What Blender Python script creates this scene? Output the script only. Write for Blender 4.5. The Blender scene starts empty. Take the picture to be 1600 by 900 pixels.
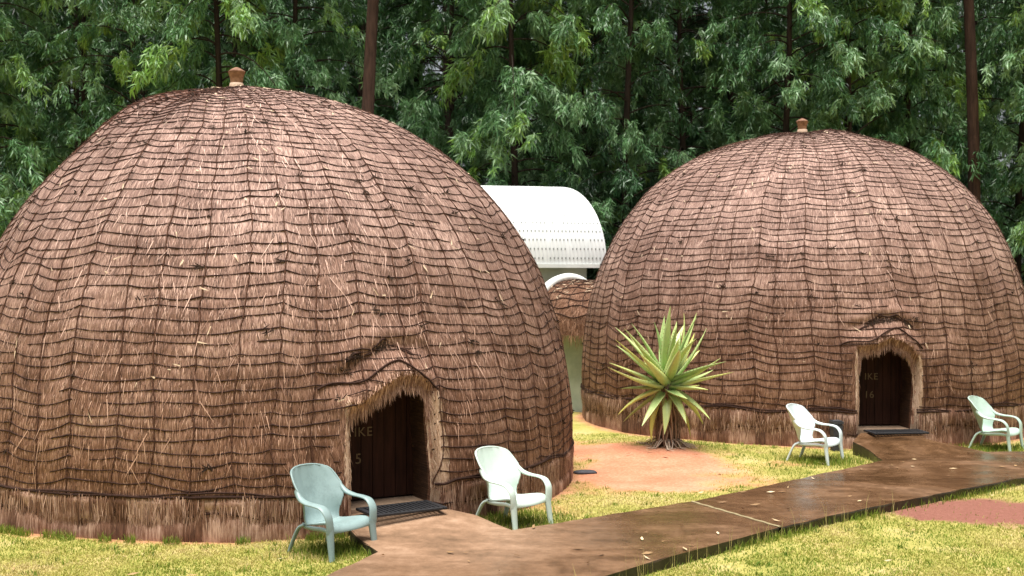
import bpy, bmesh, math, random
import numpy as np
from mathutils import Vector, Matrix

rng = np.random.default_rng(11)
random.seed(11)
SC = bpy.context.scene
COL = SC.collection
R_ = math.radians

# ------------------------------------------------------------------ camera
CAM_H, F, HY = 2.3, 1800.0, 440.0          # eye height, focal length in photo pixels, horizon row
cd = bpy.data.cameras.new('camera')
cam = bpy.data.objects.new('camera', cd)
COL.objects.link(cam)
cam.location = (0, 0, CAM_H)
cam.rotation_euler = (R_(90) - math.atan(10 / F), 0, 0)
cd.sensor_width = 36.0
cd.lens = F / 1600 * 36
cd.clip_end = 3000
cd.dof.use_dof = True
cd.dof.focus_distance = 11.5
cd.dof.aperture_fstop = 2.4
SC.camera = cam


def G(px, py, z=0.0):
    """the point of the plane at height z seen at pixel (px, py) of the photo"""
    d = (CAM_H - z) * F / (py - HY)
    return np.array([(px - 800) / F * d, d, z])


# ------------------------------------------------------------------ noise
def _h(ix, iy, seed):
    n = (ix.astype(np.int64) * 374761393 + iy.astype(np.int64) * 668265263 + seed * 974634777) & 0xFFFFFFFF
    n = ((n ^ (n >> 13)) * 1274126177) & 0xFFFFFFFF
    n = ((n ^ (n >> 16)) * 2246822519) & 0xFFFFFFFF
    return ((n ^ (n >> 15)) & 0xFFFFFF) / float(0xFFFFFF)


def vn(x, y, seed=0):
    x = np.asarray(x, float); y = np.asarray(y, float)
    ix = np.floor(x); iy = np.floor(y)
    fx = x - ix; fy = y - iy
    fx = fx * fx * (3 - 2 * fx); fy = fy * fy * (3 - 2 * fy)
    a = _h(ix, iy, seed); b = _h(ix + 1, iy, seed); c = _h(ix, iy + 1, seed); d = _h(ix + 1, iy + 1, seed)
    return (a * (1 - fx) + b * fx) * (1 - fy) + (c * (1 - fx) + d * fx) * fy


def fbm(x, y, seed=0, oc=4):
    r = 0; a = .5; t = 0
    for k in range(oc):
        r = r + a * vn(x * 2 ** k + 17.3 * k, y * 2 ** k - 9.1 * k, seed + k); t += a; a *= .5
    return r / t


def sstep(a, b, x):
    t = np.clip((x - a) / (b - a), 0, 1)
    return t * t * (3 - 2 * t)


def in_poly(px, py, poly):
    poly = np.asarray(poly); ins = np.zeros(px.shape, bool)
    n = len(poly); j = n - 1
    for i in range(n):
        xi, yi = poly[i][:2]; xj, yj = poly[j][:2]
        c = ((yi > py) != (yj > py)) & (px < (xj - xi) * (py - yi) / (yj - yi + 1e-12) + xi)
        ins ^= c; j = i
    return ins


def poly_dist(px, py, poly, closed=True):
    """distance, nearest x, nearest y to a polyline"""
    poly = np.asarray(poly, float)
    best = np.full(px.shape, 1e9); bx = np.zeros(px.shape); by = np.zeros(px.shape)
    n = len(poly)
    for i in range(n if closed else n - 1):
        a = poly[i][:2]; b = poly[(i + 1) % n][:2]; ab = b - a
        t = np.clip(((px - a[0]) * ab[0] + (py - a[1]) * ab[1]) / (ab @ ab + 1e-12), 0, 1)
        qx = a[0] + t * ab[0]; qy = a[1] + t * ab[1]
        d = np.hypot(px - qx, py - qy); m = d < best
        best = np.where(m, d, best); bx = np.where(m, qx, bx); by = np.where(m, qy, by)
    return best, bx, by


def sdf(px, py, poly):
    d, bx, by = poly_dist(px, py, poly)
    return np.where(in_poly(px, py, poly), -d, d), bx, by


# ------------------------------------------------------------------ objects
def tag(o, label=None, cat=None, group=None, kind=None):
    if label: o['label'] = label
    if cat: o['category'] = cat
    if group: o['group'] = group
    if kind: o['kind'] = kind
    return o


def empty(name, loc=(0, 0, 0), rz=0.0):
    o = bpy.data.objects.new(name, None)
    COL.objects.link(o)
    o.location = loc; o.rotation_euler = (0, 0, rz)
    o.empty_display_size = .2
    return o


def copy_tree(o, parent=None):
    c = o.copy(); COL.objects.link(c)
    if parent is not None: c.parent = parent
    for ch in list(o.children): copy_tree(ch, c)
    return c


class MB:
    """collects vertices and faces with a tone and a surface coordinate per vertex, builds ONE mesh object"""
    def __init__(s):
        s.v = []; s.q = []; s.t = []; s.tone = []; s.uv = []; s.n = 0; s.sm_q = []; s.sm_t = []

    def add(s, v, q=None, t=None, tone=.5, uv=None, smooth=True):
        v = np.asarray(v, float).reshape(-1, 3)
        k = len(v)
        s.v.append(v)
        s.tone.append(np.broadcast_to(np.asarray(tone, float), (k,)))
        s.uv.append(np.zeros((k, 2)) if uv is None else np.asarray(uv, float).reshape(-1, 2))
        if q is not None and len(q):
            q = np.asarray(q, np.int64).reshape(-1, 4) + s.n; s.q.append(q); s.sm_q.append(np.full(len(q), smooth))
        if t is not None and len(t):
            t = np.asarray(t, np.int64).reshape(-1, 3) + s.n; s.t.append(t); s.sm_t.append(np.full(len(t), smooth))
        s.n += k

    def grid(s, P, tone=.5, uv=None, closed_u=False, closed_v=False, smooth=True, mask=None):
        nu, nv = P.shape[:2]
        idx = np.arange(nu * nv).reshape(nu, nv)
        if closed_u: idx = np.vstack([idx, idx[:1]])
        if closed_v: idx = np.hstack([idx, idx[:, :1]])
        q = np.stack([idx[:-1, :-1], idx[1:, :-1], idx[1:, 1:], idx[:-1, 1:]], -1).reshape(-1, 4)
        if mask is not None: q = q[mask.reshape(-1)]
        tn = tone if np.ndim(tone) == 0 else np.asarray(tone).reshape(-1)
        s.add(P.reshape(-1, 3), q, tone=tn, uv=None if uv is None else uv.reshape(-1, 2), smooth=smooth)

    def tube(s, pts, rad, sides=6, tone=.5, cap=True, squash=None, ref=None):
        pts = np.asarray(pts, float); n = len(pts)
        rad = np.broadcast_to(np.asarray(rad, float), (n,))
        tg = np.gradient(pts, axis=0); tg /= np.linalg.norm(tg, axis=1)[:, None] + 1e-12
        if ref is None:
            a0 = np.cross(tg[0], [0, 0, 1.0])
            if np.linalg.norm(a0) < .3: a0 = np.cross(tg[0], [1.0, .03, 0])
            a = np.zeros((n, 3)); cur = a0
            for i in range(n):
                cur = cur - tg[i] * (cur @ tg[i]); cur = cur / (np.linalg.norm(cur) + 1e-12); a[i] = cur
        else:
            a = np.cross(tg, np.asarray(ref, float)); a /= np.linalg.norm(a, axis=1)[:, None] + 1e-12
        b = np.cross(a, tg)
        ang = np.arange(sides) / sides * 2 * math.pi
        ra = rad; rb = rad if squash is None else np.broadcast_to(np.asarray(squash, float), (n,))
        P = pts[:, None, :] + np.cos(ang)[None, :, None] * (a * ra[:, None])[:, None, :] + np.sin(ang)[None, :, None] * (b * rb[:, None])[:, None, :]
        ln = np.concatenate([[0], np.cumsum(np.linalg.norm(np.diff(pts, axis=0), axis=1))])
        uv = np.stack(np.broadcast_arrays(ang[None, :] * .1, ln[:, None]), -1)
        tn = tone if np.ndim(tone) == 0 else np.repeat(tone, sides)
        k = s.n
        s.grid(P, tone=tn, uv=uv, closed_v=True)
        if cap:
            for i0, rev in ((0, True), (n - 1, False)):
                c = pts[i0]; ring = P[i0]
                vv = np.vstack([ring, c[None]])
                tt = [[i, (i + 1) % sides, sides] for i in range(sides)]
                if rev: tt = [[y, x, z] for x, y, z in tt]
                s.add(vv, t=tt, tone=float(np.mean(tn)))

    def box(s, c, size, M=None, tone=.5):
        sx, sy, sz = np.asarray(size) / 2
        v = np.array([[x, y, z] for z in (-sz, sz) for y in (-sy, sy) for x in (-sx, sx)])
        if M is not None: v = v @ np.asarray(M).T
        q = [[0, 2, 3, 1], [4, 5, 7, 6], [0, 1, 5, 4], [2, 6, 7, 3], [0, 4, 6, 2], [1, 3, 7, 5]]
        s.add(v + np.asarray(c), q, tone=tone, smooth=False)

    def lathe(s, prof, sides=24, c=(0, 0, 0), tone=.5, smooth=True):
        prof = np.asarray(prof, float); ang = np.arange(sides) / sides * 2 * math.pi
        P = np.stack([prof[:, None, 0] * np.cos(ang)[None], prof[:, None, 0] * np.sin(ang)[None], np.repeat(prof[:, 1:2], sides, 1)], -1) + np.asarray(c)
        s.grid(P, tone=tone, closed_v=True, smooth=smooth, uv=np.stack(np.broadcast_arrays(ang[None] * .1, prof[:, 1:2]), -1))

    def build(s, name, mat, parent=None, merge=False):
        me = bpy.data.meshes.new(name)
        V = np.concatenate(s.v).astype(np.float32)
        nq = sum(len(q) for q in s.q); nt = sum(len(t) for t in s.t)
        loops = []; starts = []; sm = []
        if nq:
            Q = np.concatenate(s.q); loops.append(Q.reshape(-1)); starts.append(np.arange(nq) * 4); sm.append(np.concatenate(s.sm_q))
        if nt:
            T = np.concatenate(s.t); loops.append(T.reshape(-1)); starts.append(nq * 4 + np.arange(nt) * 3); sm.append(np.concatenate(s.sm_t))
        L = np.concatenate(loops).astype(np.int32)
        me.vertices.add(len(V)); me.vertices.foreach_set('co', V.reshape(-1))
        me.loops.add(len(L)); me.loops.foreach_set('vertex_index', L)
        me.polygons.add(nq + nt); me.polygons.foreach_set('loop_start', np.concatenate(starts).astype(np.int32))
        me.polygons.foreach_set('use_smooth', np.concatenate(sm))
        a = me.attributes.new('tone', 'FLOAT', 'POINT'); a.data.foreach_set('value', np.concatenate(s.tone).astype(np.float32))
        uv = np.concatenate(s.uv); uv3 = np.zeros((len(uv), 3), np.float32); uv3[:, :2] = uv
        a = me.attributes.new('surf', 'FLOAT_VECTOR', 'POINT'); a.data.foreach_set('vector', uv3.reshape(-1))
        me.update(calc_edges=True)
        if merge:
            bm = bmesh.new(); bm.from_mesh(me); bmesh.ops.remove_doubles(bm, verts=bm.verts, dist=1e-4)
            bmesh.ops.recalc_face_normals(bm, faces=bm.faces); bm.to_mesh(me); bm.free()
        me.materials.append(mat)
        o = bpy.data.objects.new(name, me); COL.objects.link(o)
        if parent is not None: o.parent = parent
        return o


# ------------------------------------------------------------------ materials
class NT:
    def __init__(s, name, rough=.8, spec=.3):
        s.m = bpy.data.materials.new(name); s.m.use_nodes = True
        s.t = s.m.node_tree; s.b = s.t.nodes['Principled BSDF']
        s.b.inputs['Roughness'].default_value = rough
        s.b.inputs['Specular IOR Level'].default_value = spec

    def n(s, typ, **kw):
        nd = s.t.nodes.new(typ)
        for k, v in kw.items(): setattr(nd, k, v)
        return nd

    def l(s, a, b): s.t.links.new(a, b)

    def attr(s, name, out='Fac'):
        return s.n('ShaderNodeAttribute', attribute_name=name).outputs[out]

    def coord(s, scale, src=None):
        mp = s.n('ShaderNodeMapping'); mp.inputs['Scale'].default_value = scale
        if src is None: src = s.n('ShaderNodeNewGeometry').outputs['Position']
        s.l(src, mp.inputs['Vector']); return mp.outputs['Vector']

    def noise(s, scale=1., detail=4., vec=None, rough=.6, dist=0.):
        nd = s.n('ShaderNodeTexNoise'); nd.inputs['Scale'].default_value = scale
        nd.inputs['Detail'].default_value = detail; nd.inputs['Roughness'].default_value = rough
        nd.inputs['Distortion'].default_value = dist
        if vec is None: vec = s.n('ShaderNodeNewGeometry').outputs['Position']
        s.l(vec, nd.inputs['Vector']); return nd.outputs['Fac']

    def math(s, op, a, b=None, clamp=False):
        nd = s.n('ShaderNodeMath', operation=op, use_clamp=clamp)
        for i, x in enumerate((a, b)):
            if x is None: continue
            if isinstance(x, (int, float)): nd.inputs[i].default_value = x
            else: s.l(x, nd.inputs[i])
        return nd.outputs[0]

    def ramp(s, fac, stops):
        nd = s.n('ShaderNodeValToRGB'); cr = nd.color_ramp
        while len(cr.elements) < len(stops): cr.elements.new(.5)
        for e, (p, c) in zip(cr.elements, stops):
            e.position = p; e.color = (*c, 1) if len(c) == 3 else c
        s.l(fac, nd.inputs[0]); return nd.outputs[0]

    def mix(s, fac, a, b, blend='MIX'):
        nd = s.n('ShaderNodeMix', data_type='RGBA', blend_type=blend)
        for sock, x in ((nd.inputs[0], fac), (nd.inputs[6], a), (nd.inputs[7], b)):
            if isinstance(x, (int, float)): sock.default_value = x
            elif isinstance(x, tuple): sock.default_value = (*x, 1)
            else: s.l(x, sock)
        return nd.outputs[2]

    def color(s, c):
        if isinstance(c, tuple): s.b.inputs['Base Color'].default_value = (*c, 1)
        else: s.l(c, s.b.inputs['Base Color'])
        return s

    def bump(s, h, strength=.4, dist=.01):
        nd = s.n('ShaderNodeBump'); nd.inputs['Strength'].default_value = strength; nd.inputs['Distance'].default_value = dist
        s.l(h, nd.inputs['Height']); s.l(nd.outputs[0], s.b.inputs['Normal']); return s


def thatch_mat(name, dark, mid, light, rough=.75, spec=.25, bleach_toplight=False):
    k = NT(name, rough, spec)
    sv = k.attr('surf', 'Vector')
    f1 = k.noise(1, 5, k.coord((85, 6, 1), sv), .7)
    f2 = k.noise(1, 3, k.coord((1.1, 1.6, 1), sv))
    f3 = k.noise(1, 2, k.coord((9, 4, 1), sv))
    x = k.math('ADD', k.math('MULTIPLY', f1, 1.25), k.math('MULTIPLY', f2, .7))
    x = k.math('ADD', x, k.math('MULTIPLY', f3, .35))
    x = k.math('ADD', x, k.math('MULTIPLY', k.attr('tone'), .55))
    x = k.math('SUBTRACT', x, .925, True)
    c = k.ramp(x, [(.17, dark), (.5, mid), (.88, light)])
    if bleach_toplight:      # crown straw gone grey and pinkish, brightened upward as top light painted in
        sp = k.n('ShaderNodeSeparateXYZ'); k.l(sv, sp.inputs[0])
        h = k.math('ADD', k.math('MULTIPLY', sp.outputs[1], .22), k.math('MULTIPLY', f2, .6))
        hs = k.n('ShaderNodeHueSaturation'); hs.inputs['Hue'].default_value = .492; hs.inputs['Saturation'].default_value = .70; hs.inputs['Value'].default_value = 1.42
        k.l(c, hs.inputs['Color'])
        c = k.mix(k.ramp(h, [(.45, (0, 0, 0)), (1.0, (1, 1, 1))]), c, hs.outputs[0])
    k.color(c)
    k.bump(f1, .6, .02)
    return k.m


M_THATCH = thatch_mat('thatch_straw', (.034, .014, .007), (.200, .094, .053), (.56, .335, .225), bleach_toplight=True)
M_LINING_SHADE = thatch_mat('shaded_lining', (.012, .006, .004), (.06, .028, .014), (.15, .075, .035))  # shade inside the doorway is painted into this darker straw colour
M_SKIRT = thatch_mat('skirt_straw', (.045, .019, .011), (.20, .097, .06), (.62, .41, .31))
M_PALE = thatch_mat('pale_straw', (.22, .11, .06), (.50, .33, .215), (.74, .57, .43))


def simple(name, c1, c2, scale=6, rough=.8, spec=.3, bump=0, tone=0.):
    k = NT(name, rough, spec)
    f = k.noise(scale, 5)
    if tone: f = k.math('ADD', f, k.math('MULTIPLY', k.math('SUBTRACT', k.attr('tone'), .5), tone), True)
    k.color(k.ramp(f, [(.3, c1), (.7, c2)]))
    if bump: k.bump(f, bump, .01)
    return k.m


M_ROPE = simple('rope_fibre', (.016, .008, .006), (.05, .024, .017), 40, .9, .15)
M_ROPE2 = simple('thin_cord', (.04, .017, .010), (.12, .055, .034), 40, .9, .15)
M_DARK = simple('dark_debris', (.012, .008, .006), (.05, .03, .02), 30, .9, .1)
M_FLAKE = simple('pale_flakes', (.42, .28, .18), (.72, .58, .42), 30, .8, .2)
M_CONC = simple('sill_concrete', (.20, .13, .085), (.36, .25, .17), 7, .7, .3, .2)
M_LETTER = NT('letter_paint', .7)  .color((.17, .115, .06)).m
M_BRASS = NT('brass_knob', .3); M_BRASS.b.inputs['Metallic'].default_value = 1; M_BRASS.color((.75, .58, .3)); M_BRASS = M_BRASS.m
M_RUBBER = simple('black_rubber', (.008, .008, .009), (.022, .022, .025), 30, .55, .4)
M_ROOF = simple('white_sheet', (.60, .63, .62), (.70, .72, .71), 3, .5, .4)
M_DASH = NT('roof_dash', .7).color((.16, .18, .17)).m
M_PLASTER = simple('grey_plaster', (.40, .46, .41), (.54, .58, .52), 3, .9, .2, .2)
M_PLASTERW = simple('white_plaster', (.66, .69, .66), (.78, .80, .77), 5, .85, .2, .2)
M_FINIAL = simple('finial_wood', (.16, .075, .035), (.34, .185, .10), 20, .7, .3, .3)
M_FINIALTOP = simple('finial_top', (.15, .07, .045), (.27, .15, .10), 20, .8, .2, .3)
M_FINIALBAND = simple('finial_band', (.50, .34, .24), (.66, .50, .38), 20, .8, .2, .3)


def door_mat():
    k = NT('door_wood', .7, .12)
    tc = k.n('ShaderNodeTexCoord').outputs['Object']
    g = k.noise(1, 5, k.coord((28, 4, 2.2), tc), .6)
    w = k.noise(2.5, 3, tc)
    k.color(k.ramp(k.math('ADD', k.math('MULTIPLY', g, .7), k.math('MULTIPLY', w, .3)), [(.3, (.014, .006, .004)), (.75, (.060, .023, .014))]))
    k.bump(g, .3, .006)
    return k.m


M_DOOR = door_mat()


# ------------------------------------------------------------------ straw
def straw(mb, pos, u, v, du, dv, width, lift0, lift1, tone):
    """little tapered stalks lying on pos(u, v, off); one triangle pair each, running from (u,v) to (u+du, v+dv)"""
    n = len(u)
    A = pos(u, v, lift0)
    Bm = pos(u + du * .55, v + dv * .55, lift0 * .45 + lift1 * .35 + .004)
    B = pos(u + du, v + dv, lift1)
    d = B - A
    up = pos(u, v, lift0 + .05) - A
    w = np.cross(d, up); w /= np.linalg.norm(w, axis=1)[:, None] + 1e-9
    w = w * (width / 2)[:, None]
    P = np.stack([A - w, A + w, Bm + w * .8, Bm - w * .8, B], 1)
    b = np.arange(n) * 5
    q = np.stack([b, b + 1, b + 2, b + 3], -1); t = np.stack([b + 3, b + 2, b + 4], -1)
    uv = np.repeat(np.stack([u * 3.8 + rng.uniform(0, 4, n), v], -1), 5, 0)
    mb.add(P.reshape(-1, 3), q, t, tone=np.repeat(tone, 5), uv=uv, smooth=False)


# ------------------------------------------------------------------ huts
class Hut:
    def __init__(s, cx, cy, R, h, lean, az, floor, outline, NM, seed, skirt, top_round=2.0):
        s.skirt = skirt
        s.c = np.array([cx, cy]); s.R = R; s.h = h; s.lean = lean; s.az = az; s.floor = floor
        s.poly = np.array(outline, float); s.NM = NM; s.seed = seed
        t = np.linspace(0, 1, 900) ** 1.3 * math.pi / 2
        z0 = .35
        zz = np.concatenate([np.linspace(-.25, z0, 200)[:-1], z0 + (h - z0) * np.sin(t) ** (2 / top_round)])
        rr = np.concatenate([R * (1 - .02 * ((z0 - np.linspace(-.25, z0, 200)[:-1]) / .6)), R * np.cos(t) ** (2 / top_round)])
        rr[-1] = 0
        sl = np.concatenate([[0], np.cumsum(np.hypot(np.diff(rr), np.diff(zz)))])
        s0 = np.interp(0, zz, sl)
        s.S = sl - s0; s.rr = rr; s.zz = zz; s.L = s.S[-1]
        dr = np.gradient(rr, s.S); dz = np.gradient(zz, s.S)
        ln = np.hypot(dr, dz); s.nr = dz / ln; s.nz = -dr / ln
        g = np.random.default_rng(seed)
        s.ms = np.sort((np.arange(NM) + g.uniform(-.17, .17, NM)) / NM * 2 * math.pi)
        s.ring0 = skirt + .13
        s.NR = int((s.L - s.ring0 - .12) / .107)
        s.rs = s.ring0 + np.arange(s.NR) * .107 + g.uniform(-.013, .013, s.NR)
        col = g.normal(0, .026, (1, NM)); 
        ii, kk = np.meshgrid(np.arange(s.NR), np.arange(NM), indexing='ij')
        wv = .085 * (fbm(ii * .16, kk * .22 + 5, seed + 61, 2) - .5) + .05 * (vn(ii * .45, kk * 3.1, seed + 67) - .5)
        s.O = col + wv + g.normal(0, .010, (s.NR, NM))
        s.sag = g.uniform(.002, .030, (s.NR, NM))

    def dirs(s, th):        # th = 0 faces the camera (-Y), grows towards +X
        return np.sin(th), -np.cos(th)

    def warp(s, th, v):
        th = (np.asarray(th) + math.pi) % (2 * math.pi)
        return .028 * (vn(th * 3 + 40, v * 1.1, s.seed) - .5) * 2

    def loc(s, th, v):
        """door coordinates: t along the wall, z up"""
        d = (th - s.az + math.pi) % (2 * math.pi) - math.pi
        return d * s.R, np.interp(v, s.S, s.zz)

    def D(s, th, v):
        """slow lumps, plus the roll and hood round the door"""
        th0 = th; th = (np.asarray(th) + math.pi) % (2 * math.pi)      # the noise seam lies on the far side
        o = .11 * (fbm(th * s.R * .55 + 9, v * .5, s.seed + 3, 3) - .5)
        o = o + .05 * (fbm(th * s.R * 1.7 + 3, v * 1.2, s.seed + 5, 3) - .5)
        o = o * sstep(s.L, s.L - .9, v)
        t, z = s.loc(th0, v)
        near = (np.abs(t) < 1.5) & (z < 2.6)
        if np.any(near):
            d = np.full(np.shape(t), 9.0)
            tn = t[near]; zn = z[near]
            dd, _, _ = sdf(tn, zn, s.poly)
            ztop = s.poly[:, 1].max()
            dd = np.maximum(dd, 0)
            hood = sstep(ztop - .42, ztop - .1, zn) * sstep(.66, .38, np.abs(tn))
            slope = .115 * sstep(.36, .03, dd) * hood
            crease = -.012 * np.exp(-((dd - .35) / .05) ** 2) * hood
            over = .03 * np.exp(-((dd - .46) / .10) ** 2) * hood
            side = .07 * np.exp(-(dd / .17) ** 2) * (1 - hood)
            curl = -.10 * np.exp(-(dd / .035) ** 2)
            x = np.zeros(np.shape(t)); x[near] = slope + crease + over + side + curl
            o = o + x
        return o

    def pillow(s, th, v):
        """thatch swells between the ropes"""
        w = (th + s.warp(th, v)) % (2 * math.pi)
        k = np.searchsorted(s.ms, w) - 1
        a = s.ms[k]; b = s.ms[(k + 1) % s.NM]
        span = (b - a) % (2 * math.pi); f = ((w - a) % (2 * math.pi)) / span
        r = np.interp(v, s.S, s.rr)
        dm = np.minimum(f, 1 - f) * span * r
        dr = np.full(np.shape(v), 9.0)
        i0 = np.floor((v - s.ring0) / .107).astype(int)
        k1 = (k + 1) % s.NM
        for di in (-1, 0, 1, 2):
            i = np.clip(i0 + di, 0, s.NR - 1)
            line = s.rs[i] + s.O[i, k] * (1 - f) + s.O[i, k1] * f - s.sag[i, k] * 4 * f * (1 - f)
            dr = np.minimum(dr, np.abs(v - line))
        p = (1 - np.exp(-(dr / .03) ** 2)) * .004 + (1 - np.exp(-(dm / .05) ** 2)) * .005
        return p * sstep(s.L - .1, s.L - .8, v)

    def base(s, th, v, off):
        r = np.interp(v, s.S, s.rr); z = np.interp(v, s.S, s.zz)
        nr = np.interp(v, s.S, s.nr); nz = np.interp(v, s.S, s.nz)
        x, y = s.dirs(th)
        q = r + off * nr; zz = z + off * nz
        sh = s.lean * np.clip(zz / s.h, 0, 1.0) ** 8
        return np.stack([s.c[0] + q * x + sh, s.c[1] + q * y, zz], -1)

    def pos(s, th, v, off=0.):
        return s.base(th, v, s.D(th, v) + off)

    def posp(s, th, v, off=0.):
        return s.base(th, v, s.D(th, v) + s.pillow(th, v) + off)

    def sd(s, th, v):
        t, z = s.loc(th, v)
        d, bx, bz = sdf(t, z, s.poly)
        return d, bx, bz

    def seg(s, mb, th, v, off, rad, sides=5, tone=.5):
        """a cord laid on the thatch; left out where it would cross the doorway"""
        t, z = s.loc(th, v)
        ok = np.ones(len(th), bool)
        near = (np.abs(t) < 1.2) & (z < 2.2)
        if near.any():
            d, _, _ = sdf(t[near], z[near], s.poly); ok[near] = d > .004
            off = np.array(np.broadcast_to(off, th.shape), float); off[near] += .013 * sstep(.24, .12, d)
        P = s.pos(th, v, off)
        i = 0; n = len(th)
        while i < n:
            if not ok[i]: i += 1; continue
            j = i
            while j < n and ok[j]: j += 1
            if j - i > 2:
                rr = rad if np.ndim(rad) == 0 else rad[i:j]
                tt = tone if np.ndim(tone) == 0 else tone[i:j]
                mb.tube(P[i:j], rr, sides, tone=tt, cap=False, ref=np.array([.1, .2, 1.]))
            i = j


def build_hut(H, label, NU, NV, nstraw, number, facing):
    g = np.random.default_rng(H.seed + 100)
    root = empty('beehive_hut', (0, 0, 0))
    tag(root, label, 'hut', 'thatched beehive huts')
    # ---- thatch body
    th1 = np.arange(NU) / NU * 2 * math.pi + H.az
    v1 = np.concatenate([np.linspace(H.skirt - .15, 2.2, int(NV * .5)), np.linspace(2.2, H.L, int(NV * .5) + 1)[1:]])
    th, v = np.meshgrid(th1, v1, indexing='ij')
    t, z = H.loc(th, v)
    near = (np.abs(t) < 1.2) & (z < 2.2)
    d = np.full(th.shape, 9.0); bx = np.zeros(th.shape); bz = np.zeros(th.shape)
    d[near], bx[near], bz[near] = sdf(t[near], z[near], H.poly)
    snap = (d < .02) & (d > -.05)
    th = np.where(snap, H.az + bx / H.R, th)
    v = np.where(snap, np.interp(bz, H.zz, H.S), v)
    v = np.minimum(v, H.L)
    dead = d <= -.05
    fm = ~(dead[:, :-1] | dead[:, 1:] | np.roll(dead, -1, 0)[:, :-1] | np.roll(dead, -1, 0)[:, 1:])
    P = H.posp(th, v, 0.)
    mb = MB()
    un = np.stack([th * H.R, v], -1)
    mb.grid(P, tone=.5, uv=un, closed_u=True, mask=fm)
    # stalks
    def sample(n, lo, gap=.0):
        vv = g.uniform(lo, H.L - .05, n * 2)
        rr = np.interp(vv, H.S, H.rr)
        vv = vv[g.uniform(0, H.R, n * 2) < rr + .1]
        tt = g.uniform(0, 2 * math.pi, len(vv))
        face = np.cos(tt - facing) > -.35              # the far side of the hut cannot be reached by any view of this place
        vv = vv[face]; tt = tt[face]
        dd = np.full(len(vv), 9.0); a, b = H.loc(tt, vv)
        nr = (np.abs(a) < 1.2) & (b < 2.2)
        dd[nr] = sdf(a[nr], b[nr], H.poly)[0]
        k = dd > gap
        return tt[k], vv[k]
    u, w = sample(nstraw, H.skirt - .03); n = len(u)
    r = np.maximum(np.interp(w, H.S, H.rr), .2)
    ln = g.uniform(.04, .13, n); jit = g.normal(0, .16, n)
    straw(mb, H.posp, u, w, ln * jit / r, -ln, g.uniform(.003, .007, n), np.full(n, .003), g.uniform(.003, .011, n), np.clip(g.normal(.5, .24, n), 0, 1))
    u, w = sample(int(nstraw * .02), H.skirt + .05, .3); n = len(u)   # loose, pale, sticking-out stalks
    r = np.maximum(np.interp(w, H.S, H.rr), .2)
    ln = g.uniform(.10, .26, n); jit = g.normal(0, .28, n)
    straw(mb, H.posp, u, w, ln * jit / r, -ln, g.uniform(.004, .008, n), np.full(n, .008), g.uniform(.010, .035, n), np.clip(g.normal(.85, .2, n), .4, 1.2))
    # ragged fringe round the doorway
    ol = []
    for a, b in zip(H.poly[:-1], H.poly[1:]):
        k = max(2, int(np.linalg.norm(b - a) / .008))
        ol.append(a + (b - a) * np.linspace(0, 1, k, endpoint=False)[:, None])
    ol = np.concatenate(ol + [H.poly[-1:]])
    up = ol[ol[:, 1] > H.poly[:, 1].max() - .32]
    k = g.integers(0, len(up), 1500)
    q = up[k] + np.stack([g.normal(0, .01, 1500), g.uniform(.01, .13, 1500)], -1)
    uu = H.az + q[:, 0] / H.R; vv = np.interp(q[:, 1], H.zz, H.S)
    ln = g.uniform(.08, .19, 1500)
    straw(mb, H.pos, uu, vv, g.normal(0, .012, 1500) / H.R, -ln, g.uniform(.005, .010, 1500), np.full(1500, .01), g.uniform(.0, .05, 1500), np.clip(g.normal(.75, .25, 1500), 0, 1.2))
    # inner skin of the doorway
    na = np.array([math.sin(H.az), -math.cos(H.az), 0])
    ee = ol[ol[:, 1] > -.1]
    e0 = H.pos(H.az + ee[:, 0] / H.R, np.interp(ee[:, 1], H.zz, H.S), -.0)
    rows = np.stack([e0 + na * .0, e0 - na * .03, e0 - na * .07], 1)
    mb.grid(rows, tone=.45, uv=np.stack(np.broadcast_arrays(ee[:, 1:2] * 1.0, np.array([0, .05, .1])[None]), -1))
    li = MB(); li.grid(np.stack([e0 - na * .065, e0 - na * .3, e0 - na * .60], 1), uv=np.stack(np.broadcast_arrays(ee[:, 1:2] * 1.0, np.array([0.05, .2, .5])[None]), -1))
    li.build('door_lining', M_LINING_SHADE, root)
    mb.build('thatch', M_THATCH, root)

    # ---- skirt of thick bundles round the foot
    sk = MB()
    n = int(NU * 1.2); a1 = np.arange(n) / n * 2 * math.pi + H.az; zs = np.linspace(-.06, H.skirt + .05, 16)
    A, Z = np.meshgrid(a1, zs, indexing='ij')
    bund = A * H.R / .17
    bi = np.floor(bund + .5 * vn(bund * .6, bund * 0, 5)); bf = bund % 1
    tid = g.uniform(.15, .95, 4000)[(bi.astype(int)) % 4000]
    mid = H.skirt * .5 + .04 * np.sin(A * 9 + H.seed) + .03 * np.sin(A * 23)
    off = .020 - .016 * np.exp(-((Z - mid) / .035) ** 2) - .03 * sstep(H.skirt - .02, H.skirt + .05, Z) + .012 * np.sin(bf * math.pi) + .03 * (fbm(A * H.R * 5, Z * 3, H.seed + 9) - .5) + .035 * sstep(.3, .0, Z)
    hi = np.interp(A * H.R * 2, np.arange(400), g.uniform(-.03, .03, 400), period=400)
    Zp = Z + hi * sstep(.3, .5, Z)
    vv = np.interp(Zp, H.zz, H.S)
    t, z = H.loc(A, vv)
    d = np.full(A.shape, 9.0); near = np.abs(t) < 1.2
    d[near] = sdf(t[near], np.maximum(z[near], 0.02), H.poly)[0]
    dead = d < .02
    fm = ~(dead[:, :-1] | dead[:, 1:] | np.roll(dead, -1, 0)[:, :-1] | np.roll(dead, -1, 0)[:, 1:])
    sk.grid(H.base(A, vv, H.D(A, vv) * .85 + off), tone=tid, uv=np.stack([A * H.R, Z * 1.0], -1), closed_u=True, mask=fm)
    ns = int(nstraw * .16)
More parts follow.
